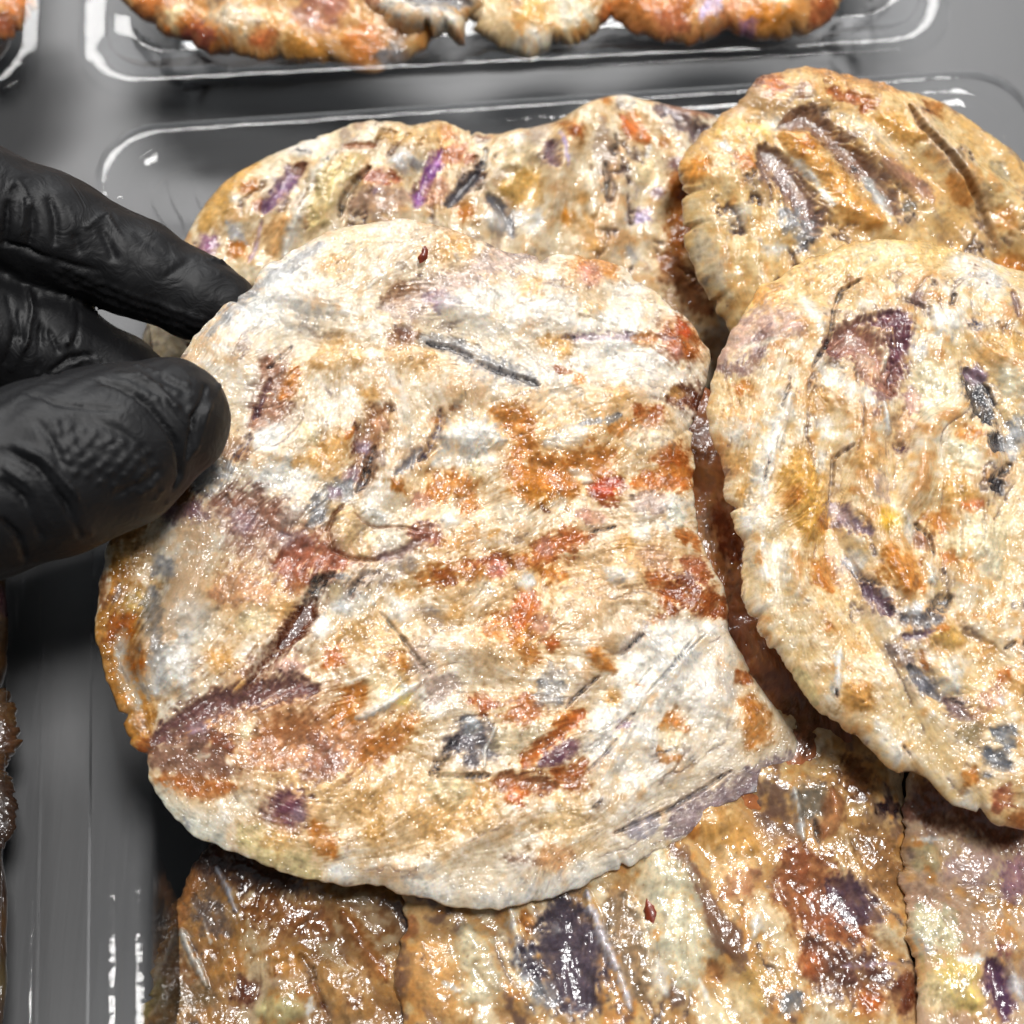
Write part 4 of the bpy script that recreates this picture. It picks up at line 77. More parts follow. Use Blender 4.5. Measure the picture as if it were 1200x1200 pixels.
 'B2': {"c":[22.66,-77.87,12.24],"u":[0.99971,0.00252,-0.02406],"v":[0.0,0.99458,0.10399],"n":[0.02419,-0.10396,0.99429],"out":[[-411,-51],[-391,8],[-402,67],[-363,135],[-309,176],[-199,259],[-32,330],[123,373],[264,374],[374,332],[412,261],[409,178],[402,70],[406,-37],[412,-141],[388,-305],[263,-439],[3,-487],[-227,-439],[-350,-317],[-374,-218],[-399,-129]],"st":[[[[-383,18],[-394,-11]],1.46,[182,112,70],0.8,0.0,0.6],[[[-370,-23],[-339,-76],[-333,-122]],2.91,[208,156,95],0.8,0.4,0.6],[[[-298,-5],[-273,-76],[-297,-105]],2.55,[218,204,168],0.8,0.3,0.6],[[[-231,31],[-219,-17],[-219,-64]],0.91,[240,237,229],0.9,0.4,0.6],[[[-207,25],[-201,-5]],1.15,[192,118,46],0.85,0.0,0.6],[[[-195,-23],[-207,-76]],1.27,[146,145,146],0.85,0.0,0.6],[[[-153,25],[-165,-35],[-135,-76],[-106,-110]],4.0,[76,66,76],0.92,-0.5,0.6],[[[-147,1]],1.46,[146,145,146],0.8,0.3,0.6],[[[-189,-87],[-166,-110]],2.0,[146,145,146],0.7,0.0,0.6],[[[-110,61],[-104,19]],0.49,[240,237,229],0.9,0.3,0.6],[[[-333,-82],[-309,-93]],0.67,[240,237,229],0.8,0.0,0.6],[[[-183,19]],0.79,[46,42,46],0.9,0.0,0.6],[[[-134,20],[-110,-51],[-123,-109]],4.12,[86,73,82],0.92,-0.4,0.6],[[[-109,56],[-86,-15],[-62,-62],[-45,-121]],0.91,[212,206,212],0.9,0.4,0.6],[[[-66,56],[-43,-27],[-27,-97]],2.3,[142,116,86],0.85,0.0,0.6],[[[2,111],[25,56],[36,-3],[46,-74]],3.52,[224,214,182],0.88,0.3,0.6],[[[-2,-51],[9,-97]],1.27,[240,237,229],0.85,0.3,0.6],[[[71,154],[102,148],[150,130]],2.91,[202,150,80],0.85,0.3,0.6],[[[113,111],[129,57]],3.52,[224,186,132],0.8,0.3,0.6],[[[59,154]],1.09,[192,118,46],0.8,0.0,0.6],[[[223,222],[233,179],[237,142]],0.79,[214,214,212],0.9,0.4,0.6],[[[149,81],[111,57]],2.79,[190,130,90],0.7,0.0,0.6],[[[158,21],[151,-9]],1.21,[240,237,229],0.88,0.3,0.6],[[[197,75],[208,45]],1.09,[240,237,229],0.8,0.3,0.6],[[[224,112],[245,51],[280,9],[316,-3]],4.12,[142,82,50],0.9,-0.2,0.6],[[[283,69],[319,45],[342,21]],2.79,[92,67,78],0.85,-0.3,0.6],[[[248,-26],[276,-62],[348,-73]],3.52,[96,61,50],0.85,-0.3,0.6],[[[214,-97],[189,-120]],1.7,[112,112,114],0.8,0.0,0.6],[[[289,-56],[374,-50]],0.67,[158,130,142],0.6,0.0,0.6],[[[240,-50]],2.0,[168,92,50],0.8,0.0,0.6],[[[241,210],[265,191]],2.55,[122,112,96],0.85,-0.3,0.6],[[[285,216],[289,179],[269,148]],1.27,[172,112,70],0.85,0.4,0.6],[[[257,173],[262,136]],0.49,[46,42,46],0.8,-0.5,0.6],[[[364,192],[389,198]],2.0,[42,26,30],0.85,0.0,0.6],[[[337,155],[359,112],[374,57]],2.79,[152,106,60],0.8,0.0,0.6],[[[319,267],[328,217]],2.79,[122,76,45],0.85,0.0,0.6],[[[345,-120]],1.09,[240,237,229],0.8,0.0,0.6],[[[328,-108]],2.18,[172,92,40],0.8,0.0,0.6],[[[83,-50],[94,-74]],1.09,[152,102,60],0.85,-0.3,0.6],[[[64,-74],[81,-120]],0.49,[240,237,229],0.8,0.0,0.6],[[[143,-62],[153,-109]],2.79,[206,166,95],0.7,0.3,0.6],[[[117,-120]],3.4,[232,210,164],0.7,0.0,0.6],[[[391,-73],[381,-120]],2.3,[92,42,22],0.7,0.0,0.6]],"fl":[[[-109,56],[-45,-121]],[[26,99],[52,-80]],[[229,222],[237,142]],[[-370,-23],[-333,-122]],[[224,112],[336,-73]]]},
 'B3': {"c":[82.34,-72.83,12.41],"u":[0.99913,0.00407,-0.04141],"v":[0.0,0.9952,0.09788],"n":[0.04161,-0.09779,0.99434],"out":[[-196,126],[-174,209],[-112,294],[20,352],[163,353],[292,240],[325,47],[269,-191],[145,-343],[-19,-392],[-146,-343],[-178,-243],[-189,-114],[-199,4]],"st":[[[[-186,140],[-122,159],[-62,128],[-8,104]],4.19,[132,82,62],0.88,0.0,0.6],[[[-178,72],[-161,54]],2.71,[202,182,136],0.85,0.3,0.6],[[[-189,90],[-140,91]],0.56,[240,237,229],0.8,0.0,0.6],[[[-131,42],[-68,54]],3.58,[206,170,160],0.7,0.3,0.6],[[[-41,6],[-19,49]],2.84,[166,120,132],0.8,0.0,0.6],[[[-180,-42],[-176,-78]],1.73,[146,145,146],0.8,0.0,0.6],[[[-139,-66],[-185,-30]],3.45,[216,206,166],0.8,0.0,0.6],[[[-106,-113],[-155,-125],[-109,-159]],2.59,[218,192,112],0.85,0.3,0.6],[[[-80,-101],[-66,-148],[-63,-182]],1.6,[90,56,82],0.9,-0.4,0.6],[[[-61,-83]],1.11,[120,55,60],0.9,0.0,0.6],[[[-46,-124],[-36,-153]],1.42,[214,212,212],0.88,0.3,0.6],[[[-129,-95],[-92,-95]],0.86,[240,237,229],0.8,0.0,0.6],[[[-173,-125],[-165,-183]],2.47,[232,210,164],0.6,0.0,0.6]],"fl":[[[-190,78],[-183,-171]],[[-80,-101],[-63,-182]],[[-131,42],[-41,6]]]},
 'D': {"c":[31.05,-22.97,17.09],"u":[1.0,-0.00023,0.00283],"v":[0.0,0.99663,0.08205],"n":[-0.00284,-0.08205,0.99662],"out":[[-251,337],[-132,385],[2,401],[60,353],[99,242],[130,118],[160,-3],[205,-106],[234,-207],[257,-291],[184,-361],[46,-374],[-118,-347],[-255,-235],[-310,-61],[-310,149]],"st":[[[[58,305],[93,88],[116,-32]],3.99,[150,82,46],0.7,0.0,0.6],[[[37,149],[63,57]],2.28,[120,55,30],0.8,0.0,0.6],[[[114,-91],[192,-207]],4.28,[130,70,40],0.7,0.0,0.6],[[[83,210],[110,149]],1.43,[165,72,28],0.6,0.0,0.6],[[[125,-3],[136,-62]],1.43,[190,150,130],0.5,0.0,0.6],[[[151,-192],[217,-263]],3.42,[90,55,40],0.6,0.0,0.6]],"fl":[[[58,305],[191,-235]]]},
 'P1': {"c":[-46.58,97.21,23.23],"u":[0.99946,-0.00899,0.03159],"v":[0.0,0.96183,0.27363],"n":[-0.03285,-0.27348,0.96132],"out":[[-352,100],[-318,48],[-275,-13],[-233,-48],[-150,-91],[-52,-118],[30,-124],[127,-132],[192,-160],[257,-144],[305,-111],[329,-47],[303,90],[171,247],[-60,286],[-273,220]],"st":[[[[-241,-39],[-167,-83],[-68,-101]],3.1,[190,92,40],0.85,0.0,0.6],[[[-192,-48],[-168,-40]],2.94,[232,210,164],0.7,0.0,0.6],[[[-86,-58],[-12,-59]],4.08,[232,219,194],0.8,0.3,0.6],[[[77,-61],[142,-36]],4.08,[172,112,92],0.8,0.0,0.6],[[[167,-104],[208,-122]],3.92,[216,108,48],0.88,0.3,0.6],[[[224,-134],[265,-139]],2.29,[130,124,124],0.85,0.0,0.6],[[[54,-111],[111,-120]],2.45,[206,140,60],0.8,0.0,0.6],[[[-150,-87],[-101,-92]],1.8,[150,60,50],0.7,0.0,0.6],[[[-20,-102],[21,-94]],1.63,[200,110,60],0.7,0.0,0.6],[[[-242,-14],[-168,-15]],2.45,[200,120,60],0.8,0.0,0.6]],"fl":[[[-184,-23],[-117,-92]],[[60,-26],[110,-112]]]},
 'P2': {"c":[-15.77,96.06,25.83],"u":[1.0,-9e-05,0.00033],"v":[0.0,0.96258,0.27098],"n":[-0.00034,-0.27098,0.96258],"out":[[-150,85],[-132,-25],[-83,-64],[-19,-88],[37,-84],[69,-108],[68,-67],[93,-25],[109,51],[60,154],[-53,171]],"st":[[[[-84,-42],[-3,-59],[45,-76]],4.03,[240,237,229],0.8,0.4,0.6],[[[-35,-34],[77,-34]],1.61,[110,108,108],0.8,-0.5,0.6],[[[-116,-25],[-84,-17]],2.42,[170,110,80],0.7,0.0,0.6],[[[61,-93],[65,-110]],1.61,[200,150,110],0.8,0.0,0.6]],"fl":[[[-84,-25],[37,-76]]]},
 'P3': {"c":[5.06,96.61,22.99],"u":[0.99992,-0.00335,0.01216],"v":[0.0,0.96407,0.26565],"n":[-0.01261,-0.26563,0.96399],"out":[[-140,68],[-135,-18],[-115,-69],[-51,-104],[-18,-124],[30,-96],[95,-79],[136,-37],[153,66],[97,188],[-51,206]],"st":[[[[-26,-53],[-2,-36]],3.57,[226,176,96],0.85,0.3,0.6],[[[55,-19],[95,-45]],3.57,[226,216,190],0.8,0.0,0.6],[[[-34,-104],[14,-96]],3.25,[240,237,229],0.7,0.0,0.6],[[[120,-45],[144,-37]],2.44,[190,100,44],0.8,0.0,0.6]],"fl":[[[-34,-19],[-2,-104]]]},
 'P4': {"c":[38.66,98.85,24.52],"u":[0.99997,0.00196,-0.00804],"v":[0.0,0.97147,0.23717],"n":[0.00828,-0.23717,0.97143],"out":[[-224,37],[-212,-41],[-193,-70],[-129,-108],[-64,-122],[17,-90],[97,-111],[178,-100],[228,-57],[264,39],[187,197],[8,249],[-158,178]],"st":[[[[-184,-50],[-120,-67],[-63,-58]],3.57,[206,104,50],0.85,0.3,0.6],[[[-112,-84],[-72,-101]],2.76,[190,110,70],0.85,0.0,0.6],[[[-31,-84],[2,-40]],1.46,[196,176,216],0.85,0.0,0.6],[[[66,-75],[131,-74]],3.57,[222,116,44],0.9,0.3,0.6],[[[99,-49],[140,-44]],2.44,[240,237,229],0.7,0.0,0.6],[[[179,-83],[212,-48]],2.44,[165,70,36],0.9,0.0,0.6],[[[49,-109],[65,-92]],1.62,[170,120,150],0.8,0.0,0.6]],"fl":[[[-184,-50],[-121,-110]],[[66,-49],[97,-109]]]},
 'E1': {"c":[-92.43,-52.88,13.9],"u":[0.99499,-0.00123,0.09998],"v":[0.0,0.99992,0.01226],"n":[-0.09999,-0.0122,0.99491],"out":[[55,399],[71,305],[83,154],[105,8],[113,-131],[134,-266],[145,-396],[113,-509],[-48,-507],[-194,-260],[-252,18],[-234,286],[-104,437],[14,464]],"st":[[[[62,305],[80,274]],2.87,[120,70,80],0.8,0.0,0.6],[[[94,80],[95,9]],2.87,[150,95,60],0.7,0.0,0.6],[[[146,-332]],2.87,[160,140,90],0.7,0.0,0.6]],"fl":[[[32,306],[98,-266]]]},
 'F1': {"c":[-102.1,103.22,23.58],"u":[0.95709,0.04561,-0.28617],"v":[-0.0,0.98754,0.15738],"n":[0.28978,-0.15063,0.94516],"out":[[100,7],[101,-67],[89,-120],[49,-144],[-29,-142],[-141,-89],[-183,48],[-101,193],[26,198],[89,116]],"st":[[[[60,-74],[93,-86]],3.16,[200,120,60],0.8,0.0,0.6],[[[55,-120]],1.9,[150,80,50],0.8,0.0,0.6]],"fl":[[[-19,-69],[77,-89]]]}}
HAND_DATA = {"bones":[[[-122.56,-37.48,78.55,19.08],[-103.09,-32.55,61.04,15.9],[-81.45,-21.32,55.09,13.67],[-69.46,-16.67,53.88,13.25],[-61.1,-12.53,52.44,12.51],[-53.07,-7.38,51.45,9.75]],[[-130.09,20.52,90.14,14.31],[-104.73,33.07,70.55,11.66],[-90.9,32.41,53.84,10.18],[-75.85,30.14,46.26,9.22],[-62.6,26.6,40.3,7.95],[-52.26,22.94,36.48,7.0],[-48.4,21.63,35.9,5.94]],[[-128.82,0.26,86.59,14.84],[-105.57,15.27,56.06,11.66],[-91.8,15.8,43.16,9.96],[-78.25,14.38,34.86,9.54],[-67.94,11.27,28.0,8.69],[-58.18,6.22,23.57,7.63],[-53.09,3.57,22.39,6.89]],[[-133.7,-12.49,75.44,13.78],[-119.23,7.7,40.65,11.13],[-114.91,5.56,23.27,9.54],[-121.7,-4.53,24.25,8.48]],[[-136.23,-23.58,65.03,12.72],[-126.16,-8.76,33.32,10.07],[-121.7,-12.38,20.76,8.8],[-128.23,-20.81,22.48,7.95]],[[-130.09,20.52,90.14,14.31],[-146.36,-28.1,106.81,25.44]],[[-128.82,0.26,86.59,14.84],[-146.36,-28.1,106.81,25.44]],[[-133.7,-12.49,75.44,13.78],[-146.36,-28.1,106.81,25.44]],[[-136.23,-23.58,65.03,12.72],[-146.36,-28.1,106.81,25.44]],[[-122.56,-37.48,78.55,19.08],[-146.36,-28.1,106.81,25.44]],[[-130.09,20.52,90.14,13.78],[-136.23,-23.58,65.03,12.72]],[[-146.36,-28.1,106.81,27.56],[-159.09,-46.57,131.42,31.8]]],"strokes":[[[[-61.5,-6.9,64.1],[-55.4,-9.1,63.5],[-51.7,-12.4,61.5],[-49.8,-14.9,58.7],[-49.6,-18.3,54.2],[-50.9,-20.2,53.1]],0.7,-1.1],[[[-59.1,-5.4,62.9],[-54.3,-6.1,61.9],[-50.4,-9.8,60.6],[-47.9,-12.7,57.8]],0.65,0.6],[[[-44.6,-0.8,53.2],[-45.9,-9.0,57.9],[-47.9,-15.0,55.1]],0.49,0.6],[[[-46.2,-4.6,57.8],[-47.6,-10.7,58.8],[-48.8,-16.4,55.4]],0.49,-1.0],[[[-71.7,-10.0,65.7],[-66.4,-12.2,66.6],[-61.2,-12.7,65.7],[-56.6,-12.2,64.5]],0.38,-0.5],[[[-73.3,-20.0,67.8],[-68.1,-22.5,66.4],[-64.6,-26.3,62.5],[-63.4,-29.0,55.2]],0.49,-1.0],[[[-71.8,-19.4,67.7],[-67.1,-21.2,66.7],[-63.3,-24.8,63.1],[-62.0,-28.2,54.8]],0.49,0.7],[[[-73.1,-24.5,66.8],[-70.2,-26.4,64.6],[-68.4,-30.3,58.1]],0.49,-0.9],[[[-73.3,-29.3,63.9],[-71.3,-30.6,60.4],[-71.5,-32.2,54.3]],0.49,-0.8],[[[-73.1,-22.7,67.4],[-69.2,-24.8,65.5],[-66.9,-29.1,59.6]],0.43,0.5],[[[-80.1,29.1,59.0],[-79.5,30.5,59.0],[-78.2,31.3,58.3],[-76.8,29.2,57.3],[-76.2,25.8,55.6]],0.22,0.5],[[[-79.6,28.1,58.4],[-79.9,25.1,56.7],[-81.0,22.4,53.4]],0.65,-0.8],[[[-76.4,27.9,56.7],[-76.3,24.8,55.0],[-77.4,22.3,52.5]],0.76,-0.7],[[[-77.8,29.8,57.9],[-77.7,26.0,56.4],[-79.0,22.9,53.7]],0.54,0.4],[[[-74.1,30.3,56.2],[-72.9,26.9,55.0],[-73.1,23.1,52.4]],0.76,-0.6],[[[-71.1,29.2,54.7],[-70.0,26.6,53.4],[-68.4,26.8,52.5],[-66.7,29.4,51.7],[-66.0,30.3,51.1],[-64.5,28.5,50.4],[-62.3,25.1,49.1]],0.19,0.45],[[[-66.6,27.7,51.6],[-64.9,24.6,49.8],[-64.3,22.7,48.5]],0.87,-0.5],[[[-70.2,25.5,52.9],[-69.6,22.8,50.5]],0.87,-0.4],[[[-79.4,22.4,52.9],[-74.4,21.8,51.1],[-70.7,21.6,49.2],[-66.2,21.4,47.7]],0.65,-0.4],[[[-81.5,22.6,54.1],[-78.2,22.6,53.1],[-75.5,22.0,51.8]],0.43,-0.7],[[[-61.7,27.9,49.1],[-58.2,26.1,47.5],[-55.4,25.0,45.8]],0.97,-0.25],[[[-57.6,21.1,45.3],[-54.7,23.3,45.2],[-52.7,26.0,44.3]],0.76,-0.2],[[[-50.5,26.8,42.9],[-46.2,27.9,38.9],[-43.1,25.7,37.5]],0.27,0.5],[[[-78.9,20.3,45.5],[-77.6,14.6,45.9],[-78.2,9.8,44.7],[-81.3,6.1,41.6]],0.43,0.9],[[[-77.5,19.5,44.6],[-76.0,11.9,44.6],[-77.0,6.4,41.0]],0.49,-1.0],[[[-72.4,19.8,41.6],[-72.3,11.1,42.3],[-69.7,-7.1,63.9]],0.38,0.7],[[[-71.2,18.1,41.0],[-71.1,11.6,41.5],[-67.9,-6.0,62.9]],0.49,-0.8],[[[-81.2,16.7,48.0],[-79.8,10.5,45.9],[-81.9,6.7,43.0]],0.49,-0.8],[[[-71.9,8.2,40.2],[-69.5,10.0,39.6],[-68.7,9.6,38.8]],0.32,0.5],[[[-61.6,-14.3,65.8],[-56.9,-15.9,64.3],[-53.5,-18.0,61.2],[-52.3,-20.4,57.5]],0.87,-0.35],[[[-69.1,-15.1,67.6],[-66.2,-18.5,67.2],[-64.6,-22.4,65.4]],0.65,-0.35],[[[-58.7,-24.3,59.3],[-54.7,-21.8,59.0],[-51.7,-19.0,58.3]],0.87,-0.3],[[[-53.5,-4.2,60.8],[-50.6,-6.1,60.8],[-47.9,-7.5,59.8]],0.76,-0.3],[[[-75.0,12.7,44.4],[-73.4,9.2,42.0]],0.43,-0.6],[[[-79.4,14.6,47.0],[-78.8,9.7,44.9]],0.43,-0.6],[[[-75.3,6.6,40.5],[-71.9,9.2,40.9],[-68.2,10.9,38.9]],0.54,-0.6]],"bumps":[[-65.9,-15.7,67.1],[-64.0,-16.2,66.6],[-62.2,-16.6,65.9],[-60.7,-16.7,65.3],[-58.4,-17.2,64.5],[-56.7,-17.2,63.8],[-55.1,-17.5,62.7],[-53.4,-17.7,61.3],[-65.4,-17.3,67.0],[-63.4,-18.0,66.2],[-61.4,-17.9,65.4],[-59.6,-18.2,64.6],[-57.9,-18.5,63.7],[-56.4,-19.2,62.7],[-54.6,-18.9,61.6],[-52.6,-19.1,59.5],[-64.4,-19.5,66.4],[-62.5,-19.6,65.5],[-60.9,-20.0,64.5],[-59.0,-20.1,63.3],[-57.1,-20.0,62.5],[-55.6,-20.2,61.4],[-54.0,-20.2,60.1],[-52.4,-20.2,57.9],[-63.8,-21.0,65.7],[-61.9,-21.0,64.7],[-60.0,-21.1,63.3],[-58.5,-21.4,62.3],[-56.6,-21.3,61.1],[-54.8,-21.3,59.7],[-53.3,-21.5,57.5],[-52.1,-21.2,55.4],[-63.0,-22.4,64.6],[-61.4,-22.3,63.6],[-59.7,-22.8,61.9],[-58.0,-22.8,60.6],[-56.0,-22.8,58.8],[-54.6,-22.6,57.6],[-53.0,-22.3,54.9],[-51.9,-21.5,51.4],[-56.4,-2.6,60.1],[-55.7,-5.9,62.3],[-55.8,-8.7,63.5],[-54.6,-3.4,60.4],[-54.6,-6.5,62.2],[-54.1,-8.9,62.8],[-53.2,-4.2,60.7],[-52.6,-6.7,61.4],[-52.7,-9.2,62.1],[-51.3,-4.8,60.7],[-51.4,-7.2,61.1],[-51.3,-9.3,61.2],[-50.2,-5.4,60.6],[-50.1,-7.6,60.8],[-50.0,-9.6,60.5],[-48.8,-5.8,60.1],[-48.3,-7.8,60.0],[-48.0,-9.7,59.5],[-73.5,21.7,50.6],[-73.4,20.9,48.9],[-74.0,20.5,47.5],[-72.4,21.3,49.5],[-72.7,20.8,48.3],[-73.3,20.3,46.1],[-71.7,21.2,49.0],[-71.4,20.7,47.6],[-72.0,20.2,45.2],[-70.4,21.0,48.0],[-70.9,20.5,46.7],[-71.3,20.1,44.5],[-69.5,20.9,47.5],[-69.4,20.2,45.8],[-69.7,19.8,44.2],[-68.4,20.6,46.7],[-68.6,20.0,45.5],[-69.0,19.7,43.6],[-67.5,20.2,46.0],[-67.3,19.7,44.7],[-67.9,19.4,42.9],[-66.5,20.2,45.9],[-66.4,19.4,44.1],[-67.0,19.1,42.1],[-65.0,19.8,45.4],[-65.3,19.1,43.9],[-65.8,18.8,41.9],[-64.2,19.6,45.1],[-64.1,18.9,43.6],[-64.8,18.5,41.4],[-62.9,19.3,44.6],[-63.5,18.7,43.2],[-63.7,18.2,41.2],[-61.9,19.0,44.1],[-62.1,18.4,42.6],[-62.6,18.0,40.7],[-60.7,18.8,43.6],[-61.2,18.2,42.0],[-61.2,17.8,40.2],[-59.5,18.6,43.0],[-60.0,18.1,41.7],[-60.6,17.8,39.3],[-58.4,18.6,42.7],[-58.8,17.9,41.1],[-59.0,17.5,39.5],[-57.4,18.3,42.2],[-57.7,17.7,40.9],[-58.0,17.2,38.7],[-56.4,18.0,41.8],[-56.9,17.4,40.7],[-57.0,16.8,38.6],[-55.5,17.7,41.5],[-55.4,17.0,40.6],[-55.7,16.4,38.8],[-54.5,17.5,41.5],[-54.5,16.7,40.3],[-54.7,16.1,38.7],[-53.1,17.1,41.1],[-53.2,16.3,39.7],[-53.7,15.7,37.6],[-52.3,16.8,40.7],[-52.3,16.1,39.3],[-52.7,15.6,37.1],[-50.9,16.7,40.4],[-51.0,16.0,39.0],[-51.3,15.5,36.8]]}


# ------------------------------------------------------------------ helpers
def tag(o, label=None, category=None, group=None, kind=None):
    if label: o['label'] = label
    if category: o['category'] = category
    if group: o['group'] = group
    if kind: o['kind'] = kind
    return o

def empty(name, loc=(0, 0, 0)):
    o = bpy.data.objects.new(name, None)
    o.empty_display_size = 0.01
    o.location = loc
    col_main.objects.link(o)
    return o

def mesh_np(name, verts, quads, mat, parent=None, smooth=True):
    me = bpy.data.meshes.new(name)
    verts = np.asarray(verts, dtype=np.float32)
    quads = np.asarray(quads, dtype=np.int32)
    k = quads.shape[1]
    me.vertices.add(len(verts))
    me.vertices.foreach_set('co', verts.ravel())
    me.loops.add(quads.size)
    me.loops.foreach_set('vertex_index', quads.ravel())
    me.polygons.add(len(quads))
    me.polygons.foreach_set('loop_start', np.arange(0, quads.size, k, dtype=np.int32))
    me.polygons.foreach_set('loop_total', np.full(len(quads), k, dtype=np.int32))
    me.update(calc_edges=True)
    if smooth:
        me.polygons.foreach_set('use_smooth', np.ones(len(quads), dtype=bool))
    if mat: me.materials.append(mat)
    o = bpy.data.objects.new(name, me)
    col_main.objects.link(o)
    if parent: o.parent = parent
    return o

def lin(c):
    c = np.asarray(c, dtype=np.float32) / 255.0
    return np.where(c <= 0.04045, c / 12.92, ((c + 0.055) / 1.055) ** 2.4)

def nodes_of(name):
    m = bpy.data.materials.new(name)
    m.use_nodes = True
    return m, m.node_tree, m.node_tree.nodes['Principled BSDF']

def nd(t, typ, **kw):
    n = t.nodes.new(typ)
    for k, v in kw.items(): setattr(n, k, v)
    return n

# ------------------------------------------------------------------ materials
def mat_table():
    m, t, b = nodes_of('brushed_grey_table')
    tc = nd(t, 'ShaderNodeTexCoord')
    mp = nd(t, 'ShaderNodeMapping'); mp.inputs['Scale'].default_value = (900, 25, 100)
    n1 = nd(t, 'ShaderNodeTexNoise'); n1.inputs['Scale'].default_value = 1.0; n1.inputs['Detail'].default_value = 3
    n2 = nd(t, 'ShaderNodeTexNoise'); n2.inputs['Scale'].default_value = 30.0; n2.inputs['Detail'].default_value = 4
    t.links.new(tc.outputs['Object'], mp.inputs['Vector']); t.links.new(mp.outputs['Vector'], n1.inputs['Vector'])
    t.links.new(tc.outputs['Object'], n2.inputs['Vector'])
    r = nd(t, 'ShaderNodeMapRange'); r.inputs['To Min'].default_value = 0.4; r.inputs['To Max'].default_value = 0.48
    t.links.new(n2.outputs['Fac'], r.inputs['Value']); t.links.new(r.outputs['Result'], b.inputs['Roughness'])
    bp = nd(t, 'ShaderNodeBump'); bp.inputs['Strength'].default_value = 0.06; bp.inputs['Distance'].default_value = 0.0002
    t.links.new(n1.outputs['Fac'], bp.inputs['Height']); t.links.new(bp.outputs['Normal'], b.inputs['Normal'])
    b.inputs['Base Color'].default_value = (0.105, 0.105, 0.107, 1)
    b.inputs['Metallic'].default_value = 0.6
    return m

def mat_clear(name='clear_plastic', rough=0.045, gain=1.0, bump=0.14):
    m, t, b = nodes_of(name)
    t.nodes.remove(b)
    out = t.nodes['Material Output']
    tr = nd(t, 'ShaderNodeBsdfTransparent'); tr.inputs['Color'].default_value = (0.98, 0.982, 0.985, 1)
    gl = nd(t, 'ShaderNodeBsdfGlossy'); gl.inputs['Roughness'].default_value = rough; gl.inputs['Color'].default_value = (1, 1, 1, 1)
    fr = nd(t, 'ShaderNodeFresnel'); fr.inputs['IOR'].default_value = 1.42
    tc = nd(t, 'ShaderNodeTexCoord')
    n = nd(t, 'ShaderNodeTexNoise'); n.inputs['Scale'].default_value = 170.0; n.inputs['Detail'].default_value = 3.0
    t.links.new(tc.outputs['Object'], n.inputs['Vector'])
    bp = nd(t, 'ShaderNodeBump'); bp.inputs['Strength'].default_value = bump; bp.inputs['Distance'].default_value = 0.002
    t.links.new(n.outputs['Fac'], bp.inputs['Height'])
    t.links.new(bp.outputs['Normal'], gl.inputs['Normal']); t.links.new(bp.outputs['Normal'], fr.inputs['Normal'])
    ml = nd(t, 'ShaderNodeMath', operation='MULTIPLY'); ml.inputs[1].default_value = gain; ml.use_clamp = True
    t.links.new(fr.outputs['Fac'], ml.inputs[0])
    mx = nd(t, 'ShaderNodeMixShader')
    t.links.new(ml.outputs[0], mx.inputs['Fac']); t.links.new(tr.outputs[0], mx.inputs[1]); t.links.new(gl.outputs[0], mx.inputs[2])
    t.links.new(mx.outputs[0], out.inputs['Surface'])
    return m

def mat_fish():
    m, t, b = nodes_of('grilled_dried_fish')
    at = nd(t, 'ShaderNodeAttribute', attribute_name='flesh')
    gs = nd(t, 'ShaderNodeAttribute', attribute_name='gloss')
    tc = nd(t, 'ShaderNodeTexCoord')
    n1 = nd(t, 'ShaderNodeTexNoise'); n1.inputs['Scale'].default_value = 3200.0; n1.inputs['Detail'].default_value = 3.0
    n2 = nd(t, 'ShaderNodeTexNoise'); n2.inputs['Scale'].default_value = 1250.0; n2.inputs['Detail'].default_value = 1.0; n2.inputs['Distortion'].default_value = 1.0
    for n in (n1, n2): t.links.new(tc.outputs['Object'], n.inputs['Vector'])
    mr = nd(t, 'ShaderNodeMapRange'); mr.inputs['From Min'].default_value = 0.25; mr.inputs['From Max'].default_value = 0.75
    mr.inputs['To Min'].default_value = 0.93; mr.inputs['To Max'].default_value = 1.05
    t.links.new(n1.outputs['Fac'], mr.inputs['Value'])
    mul = nd(t, 'ShaderNodeVectorMath', operation='SCALE')
    t.links.new(at.outputs['Color'], mul.inputs[0]); t.links.new(mr.outputs['Result'], mul.inputs['Scale'])
    t.links.new(mul.outputs['Vector'], b.inputs['Base Color'])
    fa = nd(t, 'ShaderNodeAttribute', attribute_name='fibre')
    b1 = nd(t, 'ShaderNodeBump'); b1.inputs['Strength'].default_value = 1.0; b1.inputs['Distance'].default_value = 0.00007
    t.links.new(fa.outputs['Fac'], b1.inputs['Height'])
    b2 = nd(t, 'ShaderNodeBump'); b2.inputs['Strength'].default_value = 0.5; b2.inputs['Distance'].default_value = 0.00014
    t.links.new(n2.outputs['Fac'], b2.inputs['Height']); t.links.new(b1.outputs['Normal'], b2.inputs['Normal'])
    b3 = nd(t, 'ShaderNodeBump'); b3.inputs['Strength'].default_value = 0.12; b3.inputs['Distance'].default_value = 0.0002
    t.links.new(n2.outputs['Fac'], b3.inputs['Height']); t.links.new(b3.outputs['Normal'], b.inputs['Normal'])
    rr = nd(t, 'ShaderNodeMapRange'); rr.inputs['To Min'].default_value = 0.42; rr.inputs['To Max'].default_value = 0.2
    t.links.new(gs.outputs['Fac'], rr.inputs['Value']); t.links.new(rr.outputs['Result'], b.inputs['Roughness'])
    b.inputs['Specular IOR Level'].default_value = 0.25
    b.inputs['Subsurface Weight'].default_value = 0.25
    b.inputs['Subsurface Radius'].default_value = (1.0, 0.55, 0.3)
    b.inputs['Subsurface Scale'].default_value = 0.0015
    b.inputs['Coat Weight'].default_value = 1.0
    b.inputs['Coat Roughness'].default_value = 0.08
    b.inputs['Coat IOR'].default_value = 1.55
    t.links.new(b2.outputs['Normal'], b.inputs['Coat Normal'])
    return m

